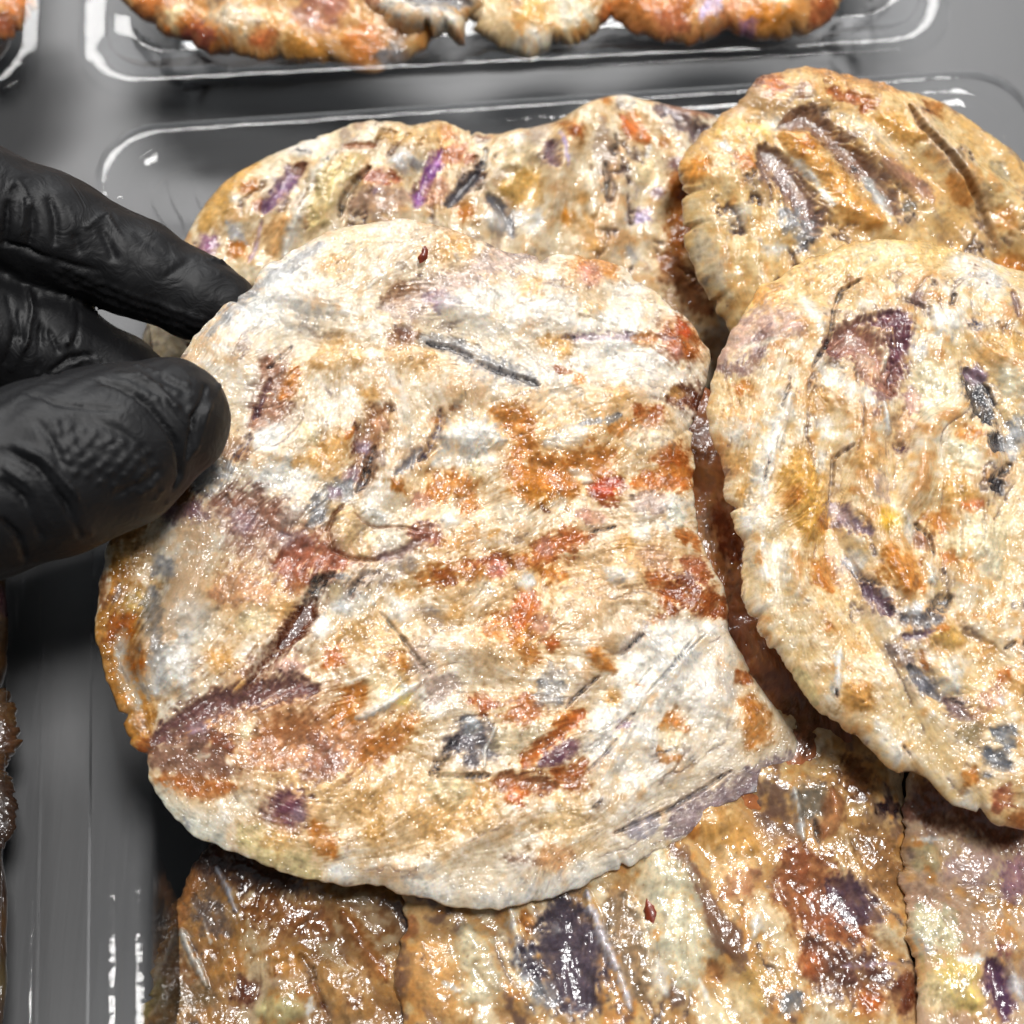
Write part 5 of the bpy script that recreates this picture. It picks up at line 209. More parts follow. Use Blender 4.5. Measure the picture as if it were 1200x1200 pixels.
def mat_glove():
    m, t, b = nodes_of('black_nitrile_glove')
    tc = nd(t, 'ShaderNodeTexCoord')
    n = nd(t, 'ShaderNodeTexNoise'); n.inputs['Scale'].default_value = 1400.0; n.inputs['Detail'].default_value = 2
    n2 = nd(t, 'ShaderNodeTexNoise'); n2.inputs['Scale'].default_value = 120.0; n2.inputs['Detail'].default_value = 3
    t.links.new(tc.outputs['Object'], n.inputs['Vector']); t.links.new(tc.outputs['Object'], n2.inputs['Vector'])
    bp = nd(t, 'ShaderNodeBump'); bp.inputs['Strength'].default_value = 0.12; bp.inputs['Distance'].default_value = 0.0002
    t.links.new(n.outputs['Fac'], bp.inputs['Height']); t.links.new(bp.outputs['Normal'], b.inputs['Normal'])
    n3 = nd(t, 'ShaderNodeTexNoise'); n3.inputs['Scale'].default_value = 210.0; n3.inputs['Detail'].default_value = 2; n3.inputs['Distortion'].default_value = 2.5
    t.links.new(tc.outputs['Object'], n3.inputs['Vector'])
    bq = nd(t, 'ShaderNodeBump'); bq.inputs['Strength'].default_value = 0.35; bq.inputs['Distance'].default_value = 0.0006
    t.links.new(n3.outputs['Fac'], bq.inputs['Height']); t.links.new(bq.outputs['Normal'], bp.inputs['Normal'])
    rr = nd(t, 'ShaderNodeMapRange'); rr.inputs['To Min'].default_value = 0.46; rr.inputs['To Max'].default_value = 0.62
    t.links.new(n2.outputs['Fac'], rr.inputs['Value']); t.links.new(rr.outputs['Result'], b.inputs['Roughness'])
    b.inputs['Base Color'].default_value = (0.007, 0.007, 0.008, 1)
    b.inputs['Specular IOR Level'].default_value = 0.36
    return m

def mat_plain(name, c, rough=0.35, coat=0.3):
    m, t, b = nodes_of(name)
    tc = nd(t, 'ShaderNodeTexCoord')
    n = nd(t, 'ShaderNodeTexNoise'); n.inputs['Scale'].default_value = 700.0; n.inputs['Detail'].default_value = 4
    t.links.new(tc.outputs['Object'], n.inputs['Vector'])
    rp = nd(t, 'ShaderNodeValToRGB')
    a = lin(c)
    rp.color_ramp.elements[0].position = 0.3; rp.color_ramp.elements[0].color = (*(a * 0.55), 1)
    rp.color_ramp.elements[1].position = 0.7; rp.color_ramp.elements[1].color = (*np.minimum(a * 1.25, 0.9), 1)
    t.links.new(n.outputs['Fac'], rp.inputs['Fac']); t.links.new(rp.outputs['Color'], b.inputs['Base Color'])
    bp = nd(t, 'ShaderNodeBump'); bp.inputs['Strength'].default_value = 0.4; bp.inputs['Distance'].default_value = 0.0003
    t.links.new(n.outputs['Fac'], bp.inputs['Height']); t.links.new(bp.outputs['Normal'], b.inputs['Normal'])
    b.inputs['Roughness'].default_value = rough
    b.inputs['Coat Weight'].default_value = coat
    return m

CLEAR_RIM = mat_clear('clear_plastic_rim', 0.06, 0.6, 0.07)
TABLE, CLEAR, FISH, GLOVE = mat_table(), mat_clear(), mat_fish(), mat_glove()

# ------------------------------------------------------------------ the table
def build_table():
    bm = bmesh.new()
    bmesh.ops.create_cube(bm, size=1.0)
    bmesh.ops.scale(bm, vec=(1.6, 1.2, 0.03), verts=bm.verts)
    bmesh.ops.translate(bm, vec=(0, 0.15, -0.015), verts=bm.verts)
    bmesh.ops.bevel(bm, geom=bm.edges[:], offset=0.004, segments=2, affect='EDGES')
    me = bpy.data.meshes.new('table_top'); bm.to_mesh(me); bm.free()
    me.materials.append(TABLE)
    o = bpy.data.objects.new('table_top', me); col_main.objects.link(o)
    tag(o, kind='structure')
build_table()

# ------------------------------------------------------------------ clear trays
def rrect(w, d, r, n):
    """n*4 points round a rounded rectangle centred on 0, with the corner angle coordinate"""
    pts = []
    for cx, cy, a0 in ((w / 2 - r, d / 2 - r, 0), (-w / 2 + r, d / 2 - r, 90), (-w / 2 + r, -d / 2 + r, 180), (w / 2 - r, -d / 2 + r, 270)):
        for i in range(n):
            a = math.radians(a0 + 90 * i / (n - 1))
            pts.append((cx + r * math.cos(a), cy + r * math.sin(a), 2.0 * i / (n - 1) - 1))
    return pts

def subdiv_loop(p, step):
    out = []
    for i in range(len(p)):
        a, b = p[i], p[(i + 1) % len(p)]
        L = math.hypot(a[0] - b[0], a[1] - b[1])
        k = max(1, int(L / step))
        for j in range(k):
            t = j / k
            c = a[2] if k == 1 else (9 if 0 < j else a[2])
            out.append((a[0] + (b[0] - a[0]) * t, a[1] + (b[1] - a[1]) * t, c, L * min(t, 1 - t) if k > 1 else 0.0))
    return out

def build_tray(corner, yaw, w, d, which, label, group, seed, rim=22.0):
    """corner: world mm of the given outer rim corner ('bl' back-left, 'fl', 'br', 'fr')"""
    rnd = np.random.RandomState(seed)
    ox = {'l': w / 2, 'r': -w / 2}[which[1]]
    oy = {'b': -d / 2, 'f': d / 2}[which[0]]
    c, s = math.cos(yaw), math.sin(yaw)
    root = empty('clear_tray', ((corner[0] + ox * c - oy * s) * MM, (corner[1] + ox * s + oy * c) * MM, 0))
    root.rotation_euler = (0, 0, yaw)
    tag(root, label, 'tray', group)
    def sheet(name, prof, flute):
        loops = []
        n = 13
        base = subdiv_loop(rrect(w, d, 11.0, n), 2.5)
        V = []
        ph = rnd.rand(8) * 6.28
        for (inset, z, fl) in prof:
            ww, dd = w - 2 * inset, d - 2 * inset
            r = max(3.5, 11.0 - inset * 0.35)
            lp = rrect(ww, dd, r, n)
            # same topology as base: interpolate the straight runs
            full = []
            for i in range(len(lp)):
                a, b = lp[i], lp[(i + 1) % len(lp)]
                if (i + 1) % n == 0:
                    L0 = math.hypot(rrect(w, d, 11.0, n)[i][0] - rrect(w, d, 11.0, n)[(i + 1) % len(lp)][0], rrect(w, d, 11.0, n)[i][1] - rrect(w, d, 11.0, n)[(i + 1) % len(lp)][1])
                    k = max(1, int(L0 / 2.5))
                else:
                    k = 1
                for j in range(k):
                    t = j / k
                    dc = 0.0 if k == 1 or j == 0 else min(t, 1 - t) * L0
                    full.append((a[0] + (b[0] - a[0]) * t, a[1] + (b[1] - a[1]) * t, dc))
            for q, (x, y, dc) in enumerate(full):
                L = math.hypot(x, y) + 1e-6
                near = math.exp(-(dc / 9.0) ** 2)
                wob = 1.6 * fl * near * (0.9 * math.sin(q * 1.25 + ph[0]) + 0.6 * math.sin(q * 2.3 + z * 0.35 + ph[1]))
                wob += fl * 0.25 * math.sin(q * 0.33 + ph[2] + z * 0.2) + fl * 0.12 * math.sin(q * 1.1 + ph[3])
                V.append(((x - x / L * wob) * MM, (y - y / L * wob) * MM, (z + 0.25 * fl * math.sin(q * 0.9 + ph[4])) * MM))
            m = len(full)
        Q = []
        for k in range(len(prof) - 1):
            for q in range(m):
                q2 = (q + 1) % m
                Q.append((k * m + q, k * m + q2, (k + 1) * m + q2, (k + 1) * m + q))
        return mesh_np(name, V, Q, CLEAR if flute else CLEAR_RIM, root, smooth=bool(flute)), m, V
    rimp = [(0.0, rim - 3.0, 0), (0.0, rim - 0.8, 0), (0.12, rim - 0.12, 0), (0.4, rim, 0), (5.2, rim, 0), (5.35, rim - 0.12, 0), (5.42, rim - 0.8, 0), (5.6, rim - 1.0, 0), (9.6, rim - 1.1, 0.02)]
    sheet('rim', rimp, 0)
    wallp = [(9.6, rim - 1.1, 0.02), (9.75, rim - 1.25, 0.06), (9.95, rim - 1.9, 0.1)]
    for i in range(1, 9):
        t = i / 9
        wallp.append((9.95 + 4.35 * t, rim - 1.9 - (rim - 3.9) * t, 0.5 + 0.7 * math.sin(math.pi * t)))
    wallp += [(15.2, 1.4, 0.5), (16.6, 0.9, 0.3), (19.0, 0.8, 0.1)]
    sheet('wall', wallp, 1)
    # floor
    fw, fd = w - 2 * 19.0, d - 2 * 19.0
    nx, ny = 24, 24
    V = [((-fw / 2 + fw * i / nx) * MM, (-fd / 2 + fd * j / ny) * MM, (0.8 + 0.15 * math.sin(i * 1.3) * math.sin(j * 1.1)) * MM) for j in range(ny + 1) for i in range(nx + 1)]
    Q = [(j * (nx + 1) + i, j * (nx + 1) + i + 1, (j + 1) * (nx + 1) + i + 1, (j + 1) * (nx + 1) + i) for j in range(ny) for i in range(nx)]
    mesh_np('floor', V, Q, CLEAR, root)
    return root

TG = 'clear plastic trays on the grey table'
build_tray((-76.9, 68.2), math.radians(4.6), 173, 190, 'bl', 'clear plastic tray in front, piled with the largest fish patties', TG, 1)
build_tray((-81.3, 75.6), math.radians(3.6), 166, 150, 'fl', 'clear plastic tray along the top edge, holding a row of browned patties', TG, 2)
build_tray((-83.0, 42.0), math.radians(4.8), 170, 190, 'br', 'clear plastic tray at the left edge below the gloved hand', TG, 3)
build_tray((-88.6, 75.4), math.radians(3.6), 166, 150, 'fr', 'clear plastic tray cut off by the upper left corner', TG, 4)

# ------------------------------------------------------------------ fish patties
def spec_noise(h, w, lo, hi, beta, seed):
    """periodic noise with power between wavelengths lo..hi (pixels), unit variance"""
    r = np.random.RandomState(seed)
    f = np.fft.rfft2(r.standard_normal((h, w)).astype(np.float32))
    ky = np.fft.fftfreq(h)[:, None]; kx = np.fft.rfftfreq(w)[None, :]
    k = np.sqrt(kx * kx + ky * ky) + 1e-9
    amp = k ** (-beta) * np.exp(-(k * lo) ** 2) * (1 - np.exp(-(k * hi) ** 2))
    o = np.fft.irfft2(f * amp, s=(h, w)).astype(np.float32)
    return o / (o.std() + 1e-9)

def soften(img, px):
    k2 = np.fft.fftfreq(img.shape[0])[:, None] ** 2 + np.fft.rfftfreq(img.shape[1])[None, :] ** 2
    o = np.fft.irfft2(np.fft.rfft2(img) * np.exp(-k2 * (2 * math.pi * px) ** 2 / 2), s=img.shape).astype(np.float32)
    return o / (o.std() + 1e-9)

def sstep(a, b, x):
    t = np.clip((x - a) / (b - a), 0, 1)
    return t * t * (3 - 2 * t)

def bilin(img, fx, fy):
    h, w = img.shape[:2]
    fx = np.clip(fx, 0, w - 1.001); fy = np.clip(fy, 0, h - 1.001)
    x0 = fx.astype(np.int32); y0 = fy.astype(np.int32)
    tx = fx - x0; ty = fy - y0
    if img.ndim == 3: tx = tx[..., None]; ty = ty[..., None]
    return (img[y0, x0] * (1 - tx) + img[y0, x0 + 1] * tx) * (1 - ty) + (img[y0 + 1, x0] * (1 - tx) + img[y0 + 1, x0 + 1] * tx) * ty

def poly_dist(P, X, Y):
    """distance to a polyline and the running parameter 0..1"""
    P = np.asarray(P, dtype=np.float32)
    if len(P) == 1:
        return np.hypot(X - P[0, 0], Y - P[0, 1]), np.full_like(X, 0.5)
    seg = np.hypot(*(P[1:] - P[:-1]).T); tot = seg.sum() + 1e-6
    best = np.full_like(X, 1e9); par = np.zeros_like(X); acc = 0.0
    for a, b, L in zip(P[:-1], P[1:], seg):
        d = b - a
        t = np.clip(((X - a[0]) * d[0] + (Y - a[1]) * d[1]) / (L * L + 1e-6), 0, 1)
        e = np.hypot(X - a[0] - d[0] * t, Y - a[1] - d[1] * t)
        m = e < best
        best = np.where(m, e, best); par = np.where(m, (acc + t * L) / tot, par)
        acc += L
    return best, par

def patty_maps(D, res, base, base2, seed, crinkle, relief, toasted, seams, tone, bands):
    out = np.array(D['out'], dtype=np.float32) / 10
    lo = out.min(0) - 2; hi = out.max(0) + 2
    W = int((hi[0] - lo[0]) / res) + 2; H = int((hi[1] - lo[1]) / res) + 2
    X, Y = np.meshgrid(lo[0] + np.arange(W) * res, lo[1] + np.arange(H) * res)
    X = X.astype(np.float32); Y = Y.astype(np.float32)
    # fibre direction field
    st = 8
    xs, ys = X[::st, ::st], Y[::st, ::st]
    c2 = np.full_like(xs, 1e-4); s2 = np.zeros_like(xs)
    for fl in D['fl']:
        P = np.array(fl, dtype=np.float32) / 10
        for a, b in zip(P[:-1], P[1:]):
            d, _ = poly_dist([a, b], xs, ys)
            an = math.atan2(b[1] - a[1], b[0] - a[0])
            wt = np.hypot(*(b - a)) / (d * d + 20)
            c2 += wt * math.cos(2 * an); s2 += wt * math.sin(2 * an)
    an = np.arctan2(s2, c2) * 0.5
    cu, su = np.cos(2 * an), np.sin(2 * an)
    iy, ix = np.mgrid[0:H, 0:W].astype(np.float32)
    cu = bilin(cu, ix / st, iy / st); su = bilin(su, ix / st, iy / st)
    wv = spec_noise(H, W, 8.0 / res, 45.0 / res, 1.0, seed + 5)
    an = 0.5 * np.arctan2(su, cu) + 0.38 * wv
    dx, dy = np.cos(an), np.sin(an)
    def lic(n, L):
        acc = n.copy(); 
        for sgn in (1, -1):
            px, py = ix.copy(), iy.copy()
            for k in range(L):
                jx = np.clip(px, 0, W - 1).astype(np.int32); jy = np.clip(py, 0, H - 1).astype(np.int32)
                px += sgn * dx[jy, jx]; py += sgn * dy[jy, jx]
                acc += n[np.clip(py, 0, H - 1).astype(np.int32), np.clip(px, 0, W - 1).astype(np.int32)]
        acc -= acc.mean()
        return acc / acc.std()
    u = 0.2 / res      # pixels per 0.2 mm
    fib = lic(spec_noise(H, W, 0.8 * u, 6 * u, 0.0, seed + 1), max(3, int(6 * u)))
    fib2 = lic(spec_noise(H, W, 2.2 * u, 20 * u, 0.3, seed + 2), int(20 * u))
    # broad muscle ridges along the fillets, made at a quarter of the size
    sc4 = 4
    h4, w4 = H // sc4 + 2, W // sc4 + 2
    n4 = spec_noise(h4, w4, 5.0 * u, 16 * u, 0.2, seed + 7)
    iy4, ix4 = np.mgrid[0:h4, 0:w4].astype(np.float32)
    a4 = n4.copy()
    for sgn in (1, -1):
        qx, qy = ix4.copy(), iy4.copy()
        for k in range(int(34 * u)):
            jx = np.clip(qx * sc4, 0, W - 1).astype(np.int32); jy = np.clip(qy * sc4, 0, H - 1).astype(np.int32)
            qx += sgn * dx[jy, jx]; qy += sgn * dy[jy, jx]
            a4 += n4[np.clip(qy, 0, h4 - 1).astype(np.int32), np.clip(qx, 0, w4 - 1).astype(np.int32)]
    a4 = soften(a4 - a4.mean(), 1.4)
    ridge = bilin(a4, ix / sc4, iy / sc4)
    n5 = spec_noise(h4, w4, 4.0 * u, 13 * u, 0.2, seed + 12)
    a5 = n5.copy()
    for sgn in (1, -1):
        qx, qy = ix4.copy(), iy4.copy()
        for k in range(int(30 * u)):
            jx = np.clip(qx * sc4, 0, W - 1).astype(np.int32); jy = np.clip(qy * sc4, 0, H - 1).astype(np.int32)
            qx += sgn * dx[jy, jx]; qy += sgn * dy[jy, jx]
            a5 += n5[np.clip(qy, 0, h4 - 1).astype(np.int32), np.clip(qx, 0, w4 - 1).astype(np.int32)]
    a5 = soften(a5 - a5.mean(), 1.0)
    low = spec_noise(H, W, 40 * u, 120 * u, 1.0, seed + 3)
    mid = spec_noise(H, W, 2.5 * u, 26 * u, 1.0, seed + 4)
    blot = spec_noise(H, W, 6 * u, 34 * u, 0.8, seed + 13)
    seam_f = bilin(a5, ix / sc4, iy / sc4) + 0.10 * mid + 0.05 * fib2
    cr = spec_noise(H, W, 1.1 * u, 7 * u, 0.2, seed + 6)
    cr = 1.0 - np.abs(cr + 0.5 * fib)        # wormy ridges
    rag = 0.13 * mid + 0.11 * fib2 + 0.05 * fib
    # base colour
    B1, B2 = np.array(base, np.float32), np.array(base2, np.float32)
    t = np.clip(0.5 + 0.22 * low + 0.2 * blot + 0.22 * ridge + 0.05 * fib2 + 0.06 * mid, 0, 1)[..., None]
    col = B1 * (1 - t) + B2 * t
    # toasted tint: soft golden to amber staining in uneven patches
    toast = np.clip(0.30 * low + 0.36 * ridge + 0.38 * spec_noise(H, W, 8 * u, 45 * u, 0.8, seed + 8) + 0.10 * mid + 0.04 * fib2, -2, 2)
    tg_ = (sstep(-0.15, 0.85, toast) * toasted)[..., None]
    col = col * (1 - tg_) + np.array((214, 160, 86), np.float32) * tg_
    ta_ = (sstep(0.6, 1.2, toast) * toasted * 0.8)[..., None]
    col = col * (1 - ta_) + np.array((190, 122, 58), np.float32) * ta_
    tgr = (sstep(0.75, 1.3, -toast + 0.2 * fib2) * 0.3 * toasted)[..., None]
    col = col * (1 - tgr) + np.array((176, 168, 160), np.float32) * tgr
    hgt = 0.45 * low + 0.012 * mid + 0.02 * fib2 + 0.06 * blot + relief * ridge
    gloss = np.clip(0.35 + 0.15 * low, 0, 1)
    # pale and dark bands along the fillets
    bu = (sstep(0.35, 1.2, seam_f + 0.25 * blot) * bands)[..., None]
    col = col * (1 - bu) + np.array((234, 224, 198), np.float32) * bu
    bd = (sstep(0.75, 1.5, -seam_f + 0.35 * blot) * bands)[..., None]
    col = col * (1 - bd) + np.array((98, 72, 66), np.float32) * bd
    # seams between the pressed fillets
    smk = sstep(0.1, 1.0, spec_noise(H, W, 30 * u, 110 * u, 0.8, seed + 14) + 0.3 * blot)
    sm_ = np.exp(-(seam_f / 0.13) ** 2) * smk * seams
    sw_ = np.exp(-(seam_f / 0.38) ** 2) * smk * seams * 0.5
    col = col * (1 - sw_[..., None]) + np.array((172, 150, 138), np.float32) * sw_[..., None]
    col = col * (1 - sm_[..., None]) + np.array((84, 66, 62), np.float32) * sm_[..., None]
    hgt = hgt - 0.6 * relief * (sm_ + sw_)
    col = col * np.array((tone, tone * 0.97, tone * 0.93), np.float32)  # even darkening; on the bottom patties brown flesh plus shade put into the colour
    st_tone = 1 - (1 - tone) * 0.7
    brk = spec_noise(H, W, 1.5 * u, 12 * u, 0.6, seed + 9)
    def stroke(P, w, c, op, dh, soft, hi_, ragk):
        P = np.array(P, dtype=np.float32) / 10
        m = w * 2.0 + 0.5
        x0 = max(0, int((P[:, 0].min() - m - lo[0]) / res)); x1 = min(W, int((P[:, 0].max() + m - lo[0]) / res) + 2)
        y0 = max(0, int((P[:, 1].min() - m - lo[1]) / res)); y1 = min(H, int((P[:, 1].max() + m - lo[1]) / res) + 2)
        if x1 <= x0 or y1 <= y0: return
        sl = (slice(y0, y1), slice(x0, x1))
        d, par = poly_dist(P, X[sl], Y[sl])
        tp = np.ones_like(d)
        if len(P) > 1:
            L = np.hypot(*(P[1:] - P[:-1]).T).sum()
            k = min(0.5, max(0.12, w / (L + 1e-3)))
            tp = 0.45 + 0.55 * np.clip(np.minimum(par, 1 - par) / k, 0, 1) ** 0.7
        q = d / (w * tp) + rag[sl] * ragk + (0.0 if w < 1.0 or len(P) < 2 else min(1.0, w / 3.0)) * (0.17 * ridge[sl] + 0.13 * seam_f[sl])
        al = sstep(hi_, hi_ - soft - 0.3, q) * op ** 0.6
        lum = (c[0] + c[1] + c[2]) / 765.0
        if lum < 0.34 and w < 1.3:
            al = al * np.clip(0.5 + 0.55 * brk[sl], 0, 1)
        al = np.clip(al * (0.97 + 0.14 * blot[sl] + 0.08 * fib2[sl] + 0.08 * fib[sl] * (1 - al)), 0, 1)
        cc = np.array(c, np.float32) * st_tone * (1 + 0.05 * mid[sl][..., None] + 0.03 * fib2[sl][..., None] + 0.02 * brk[sl][..., None])
        col[sl] = col[sl] * (1 - al[..., None]) + cc * al[..., None]
        if dh:
            hgt[sl] += 2.1 * dh * sstep(1.45, 0.1, d / (w * tp) + 0.5 * rag[sl])
        gloss[sl] = gloss[sl] * (1 - al) + al * (0.95 - 0.75 * lum)
    for (P, w, c, op, dh, soft) in D['st']:
        lum = (c[0] + c[1] + c[2]) / 765.0
        if c[0] - c[2] > 70 and w > 0.9:
            stroke(P, w * 1.6 + 1.5, (222, 172, 108), 0.42 * op, 0, 1.2, 1.6, 1.7)
        elif lum < 0.5:
            stroke(P, w * 1.5 + 0.6, (170, 142, 124), 0.38 * op, 0, 1.0, 1.5, 1.6)
    for (P, w, c, op, dh, soft) in D['st']:
        if c[0] > 1.9 * c[1] and c[0] > 120: c = (c[0] * 0.96, c[1] * 1.16, c[2] * 1.15)
        big = w > 1.0
        if sum(c) > 640 and big: op, soft = op * 0.75, soft + 0.35
        stroke(P, w if big else w * 0.85, c, op, dh, soft + (0.2 if big else 0), 1.62 if big else 1.3, (0.9 if len(P) < 2 else 1.7) if big else 2.2)
    # scattered pores and scorched specks
    rp = np.random.RandomState(seed + 10)
    for _ in range(90):
        qx, qy = rp.randint(4, W - 4), rp.randint(4, H - 4)
        rr_ = rp.uniform(0.08, 0.2)
        sl = (slice(qy - 3, qy + 4), slice(qx - 3, qx + 4))
        d = np.hypot(X[sl] - X[qy, qx], Y[sl] - Y[qy, qx])
        a_ = (sstep(rr_ * 1.6, rr_ * 0.5, d) * rp.uniform(0.3, 0.8))[..., None]
        col[sl] = col[sl] * (1 - a_) + np.array((88, 52, 36), np.float32) * a_
    # dry pale fibres, partly highlights painted in, and fine tone over everything
    wh = sstep(1.0, 2.4, fib) * 0.16
    col = col * (1 - wh[..., None]) + np.array((238, 232, 220), np.float32) * (0.55 + 0.45 * col / 255.0) * wh[..., None]
    dk = sstep(1.3, 2.8, -fib - 0.3 * mid) * 0.1
    col *= (1 - dk[..., None] * np.array((0.8, 1.0, 1.15), np.float32))
    col *= (1 + 0.02 * fib + 0.03 * mid)[..., None]
    hgt = hgt + crinkle * (0.010 * cr + 0.012 * fib)
    hgt = np.where(hgt < -1.6, -1.6 + 0.5 * np.tanh((hgt + 1.6) / 0.5), hgt)      # no furrow cuts through
    return lo, res, np.clip(col, 6, 248), hgt, gloss, (0.10 * fib + 1.3 - 1.3 * np.abs(spec_noise(H, W, 2.8 * u, 13 * u, 0.4, seed + 15) + 0.45 * fib2)).astype(np.float32)

def build_patty(key, label, base, base2, seed, N, res, t_top=2.7, t_bot=1.5, bend=(0, 0), rag=0.5, crinkle=1.0, group=None, puff=0.0, relief=0.3, toasted=0.6, seams=0.6, tone=1.0, glint=1.0, bands=0.0):
    D = PATTY_DATA[key]
    lo, res, col, hgt, gloss, fibre = patty_maps(D, res, base, base2, seed, crinkle, relief, toasted, seams, tone, bands)
    out = np.array(D['out'], dtype=np.float64) / 10
    ctr = out.mean(0)
    th = np.arctan2(out[:, 1] - ctr[1], out[:, 0] - ctr[0]); rr = np.hypot(*(out - ctr).T)
    o = np.argsort(th); th, rr = th[o], rr[o]
    r_ = np.random.RandomState(seed)
    nt = 2048
    tg = np.linspace(-math.pi, math.pi, nt, endpoint=False)
    Rg = np.interp(tg, np.r_[th - 2 * math.pi, th, th + 2 * math.pi], np.r_[rr, rr, rr])
    ker = np.exp(-np.linspace(-2.5, 2.5, 41) ** 2); ker /= ker.sum()
    Rg = np.convolve(np.r_[Rg[-20:], Rg, Rg[:20]], ker, 'valid')
    f = np.fft.rfft(r_.standard_normal(nt)); k = np.arange(len(f))
    e1 = np.fft.irfft(f * np.exp(-(k / 220.0) ** 2) * (k > 5) / (k + 8.0) ** 1.15, n=nt); e1 /= e1.std()
    R0 = Rg.copy(); Rg = Rg + rag * 0.7 * e1
    for _ in range(9):      # small tears in the edge
        q = (np.abs((tg - r_.uniform(-math.pi, math.pi) + math.pi) % (2 * math.pi) - math.pi)) * Rg
        Rg = Rg - r_.uniform(0.4, 1.6) * np.clip(1 - q / r_.uniform(0.5, 1.3), 0, 1)
    a = np.linspace(-1, 1, N)
    Aa, Bb = np.meshgrid(a, a)
    x = Aa * np.sqrt(1 - Bb * Bb / 2); y = Bb * np.sqrt(1 - Aa * Aa / 2)
    r = np.clip(np.hypot(x, y), 0, 1); t = np.arctan2(y, x)
    def Rof(t, G):
        q = (t + math.pi) / (2 * math.pi) * nt
        i = np.floor(q).astype(int); fr = q - i
        return G[i % nt] * (1 - fr) + G[(i + 1) % nt] * fr
    # the ragged edge only reaches a little way in
    R = Rof(t, R0) + (Rof(t, Rg) - Rof(t, R0)) * r ** 9
    px = ctr[0] + R * r * np.cos(t); py = ctr[1] + R * r * np.sin(t)
    gx, gy = (px - lo[0]) / res, (py - lo[1]) / res
    C = bilin(col, gx, gy); Hh = bilin(hgt, gx, gy); Gl = bilin(gloss, gx, gy); Fb = bilin(fibre, gx, gy)
    rim = np.clip(1 - r ** 7, 0, 1) ** 0.6
    warp = lambda X, Y: bend[0] * (X / 50.0) ** 2 + bend[1] * (Y / 50.0) ** 2
    z = t_top * rim + Hh * (0.04 + 0.96 * rim) + warp(px, py) + puff * (1 - r * r)
    V = np.stack([px, py, z], -1).reshape(-1, 3)
    idx = np.arange(N * N).reshape(N, N)
    Q = np.stack([idx[:-1, :-1], idx[:-1, 1:], idx[1:, 1:], idx[1:, :-1]], -1).reshape(-1, 4)
    # underside: rings that start on the same border vertices
    loop = np.r_[idx[0, :-1], idx[:-1, -1], idx[-1, :0:-1], idx[:0:-1, 0]]
    nl = len(loop)
    vs = [V]; qs = [Q]; cs = [C.reshape(-1, 3)]; gs = [Gl.ravel()]; fs = [Fb.ravel() * glint]
    prev = loop; cnt = len(V)
    lx, ly = V[loop, 0] - ctr[0], V[loop, 1] - ctr[1]
    for s, dz in ((0.988, -0.35), (0.96, -0.75), (0.88, -0.95), (0.6, -1.0), (0.25, -1.0), (0.002, -1.0)):
        X2, Y2 = ctr[0] + lx * s, ctr[1] + ly * s
        vs.append(np.stack([X2, Y2, t_bot * dz + warp(X2, Y2)], -1))
        cs.append(cs[0][loop] * 0.9); gs.append(gs[0][loop]); fs.append(fs[0][loop])
        cur = np.arange(cnt, cnt + nl); cnt += nl
        qs.append(np.stack([prev, np.roll(prev, 1), np.roll(cur, 1), cur], -1)); prev = cur
    V = np.concatenate(vs); Q = np.concatenate(qs)
    ob = mesh_np('fish_patty', V * MM, Q, FISH)
    me = ob.data
    at = me.attributes.new('flesh', 'FLOAT_COLOR', 'POINT')
    Cc = np.concatenate([lin(np.concatenate(cs)), np.ones((len(V), 1), np.float32)], 1).astype(np.float32)
    at.data.foreach_set('color', Cc.ravel())
    ag = me.attributes.new('gloss', 'FLOAT', 'POINT')
    ag.data.foreach_set('value', np.concatenate(gs).astype(np.float32))
    af = me.attributes.new('fibre', 'FLOAT', 'POINT')
    af.data.foreach_set('value', np.concatenate(fs).astype(np.float32))
    u, v, n, c = (np.array(D[k]) for k in 'uvnc')
    ob.matrix_world = Matrix(((u[0], v[0], n[0], c[0] * MM), (u[1], v[1], n[1], c[1] * MM), (u[2], v[2], n[2], c[2] * MM), (0, 0, 0, 1)))
    tag(ob, label, 'fish patty', group)
    return ob, (warp, ctr, t_top, lo, res, hgt)

G1 = 'grilled fish patties in the front tray'
G2 = 'grilled fish patties in the tray at the top'
PAT = {}
CR, PW = (233, 219, 194), (244, 242, 237)
PAT['M'] = build_patty('M', 'large whitish fish patty with rust-brown grill marks, pinched by the gloved hand', CR, PW, 11, 640, 0.165, bend=(-1.0, -0.6), group=G1, rag=0.45, tone=0.92, glint=0.8, toasted=0.3, relief=0.38, seams=0.5)
PAT['R'] = build_patty('R', 'cream-yellow fish patty with black gashes, lying on top at the right edge', (232, 204, 152), (245, 238, 222), 22, 540, 0.175, bend=(-1.5, -1.0), group=G1, rag=0.4, tone=0.92, glint=0.75, t_top=3.8, relief=0.6, toasted=0.55, seams=0.7)
PAT['C'] = build_patty('C', 'golden fish patty with deep diagonal grooves, at the upper right', (228, 188, 122), (238, 218, 172), 33, 310, 0.24, bend=(-1.5, -1.5), group=G1, crinkle=0.4, rag=0.25, tone=0.92, t_top=4.2, puff=1.0, relief=0.95, seams=1.0, glint=0.7, toasted=0.42, bands=0.35)
PAT['A'] = build_patty('A', 'fish patty with purple veins and orange spots, behind the pinched one', (232, 216, 182), (244, 238, 224), 44, 350, 0.24, bend=(-1.5, -1.5), group=G1, crinkle=0.4, rag=0.25, tone=0.92, t_top=4.2, puff=1.0, relief=0.95, seams=1.0, glint=0.7, toasted=0.42, bands=0.35)
PAT['D'] = build_patty('D', 'shaded brown patty wedged between the pinched one and the right one', (150, 84, 46), (176, 108, 64), 55, 180, 0.3, glint=0.5, toasted=0.2, group=G1)
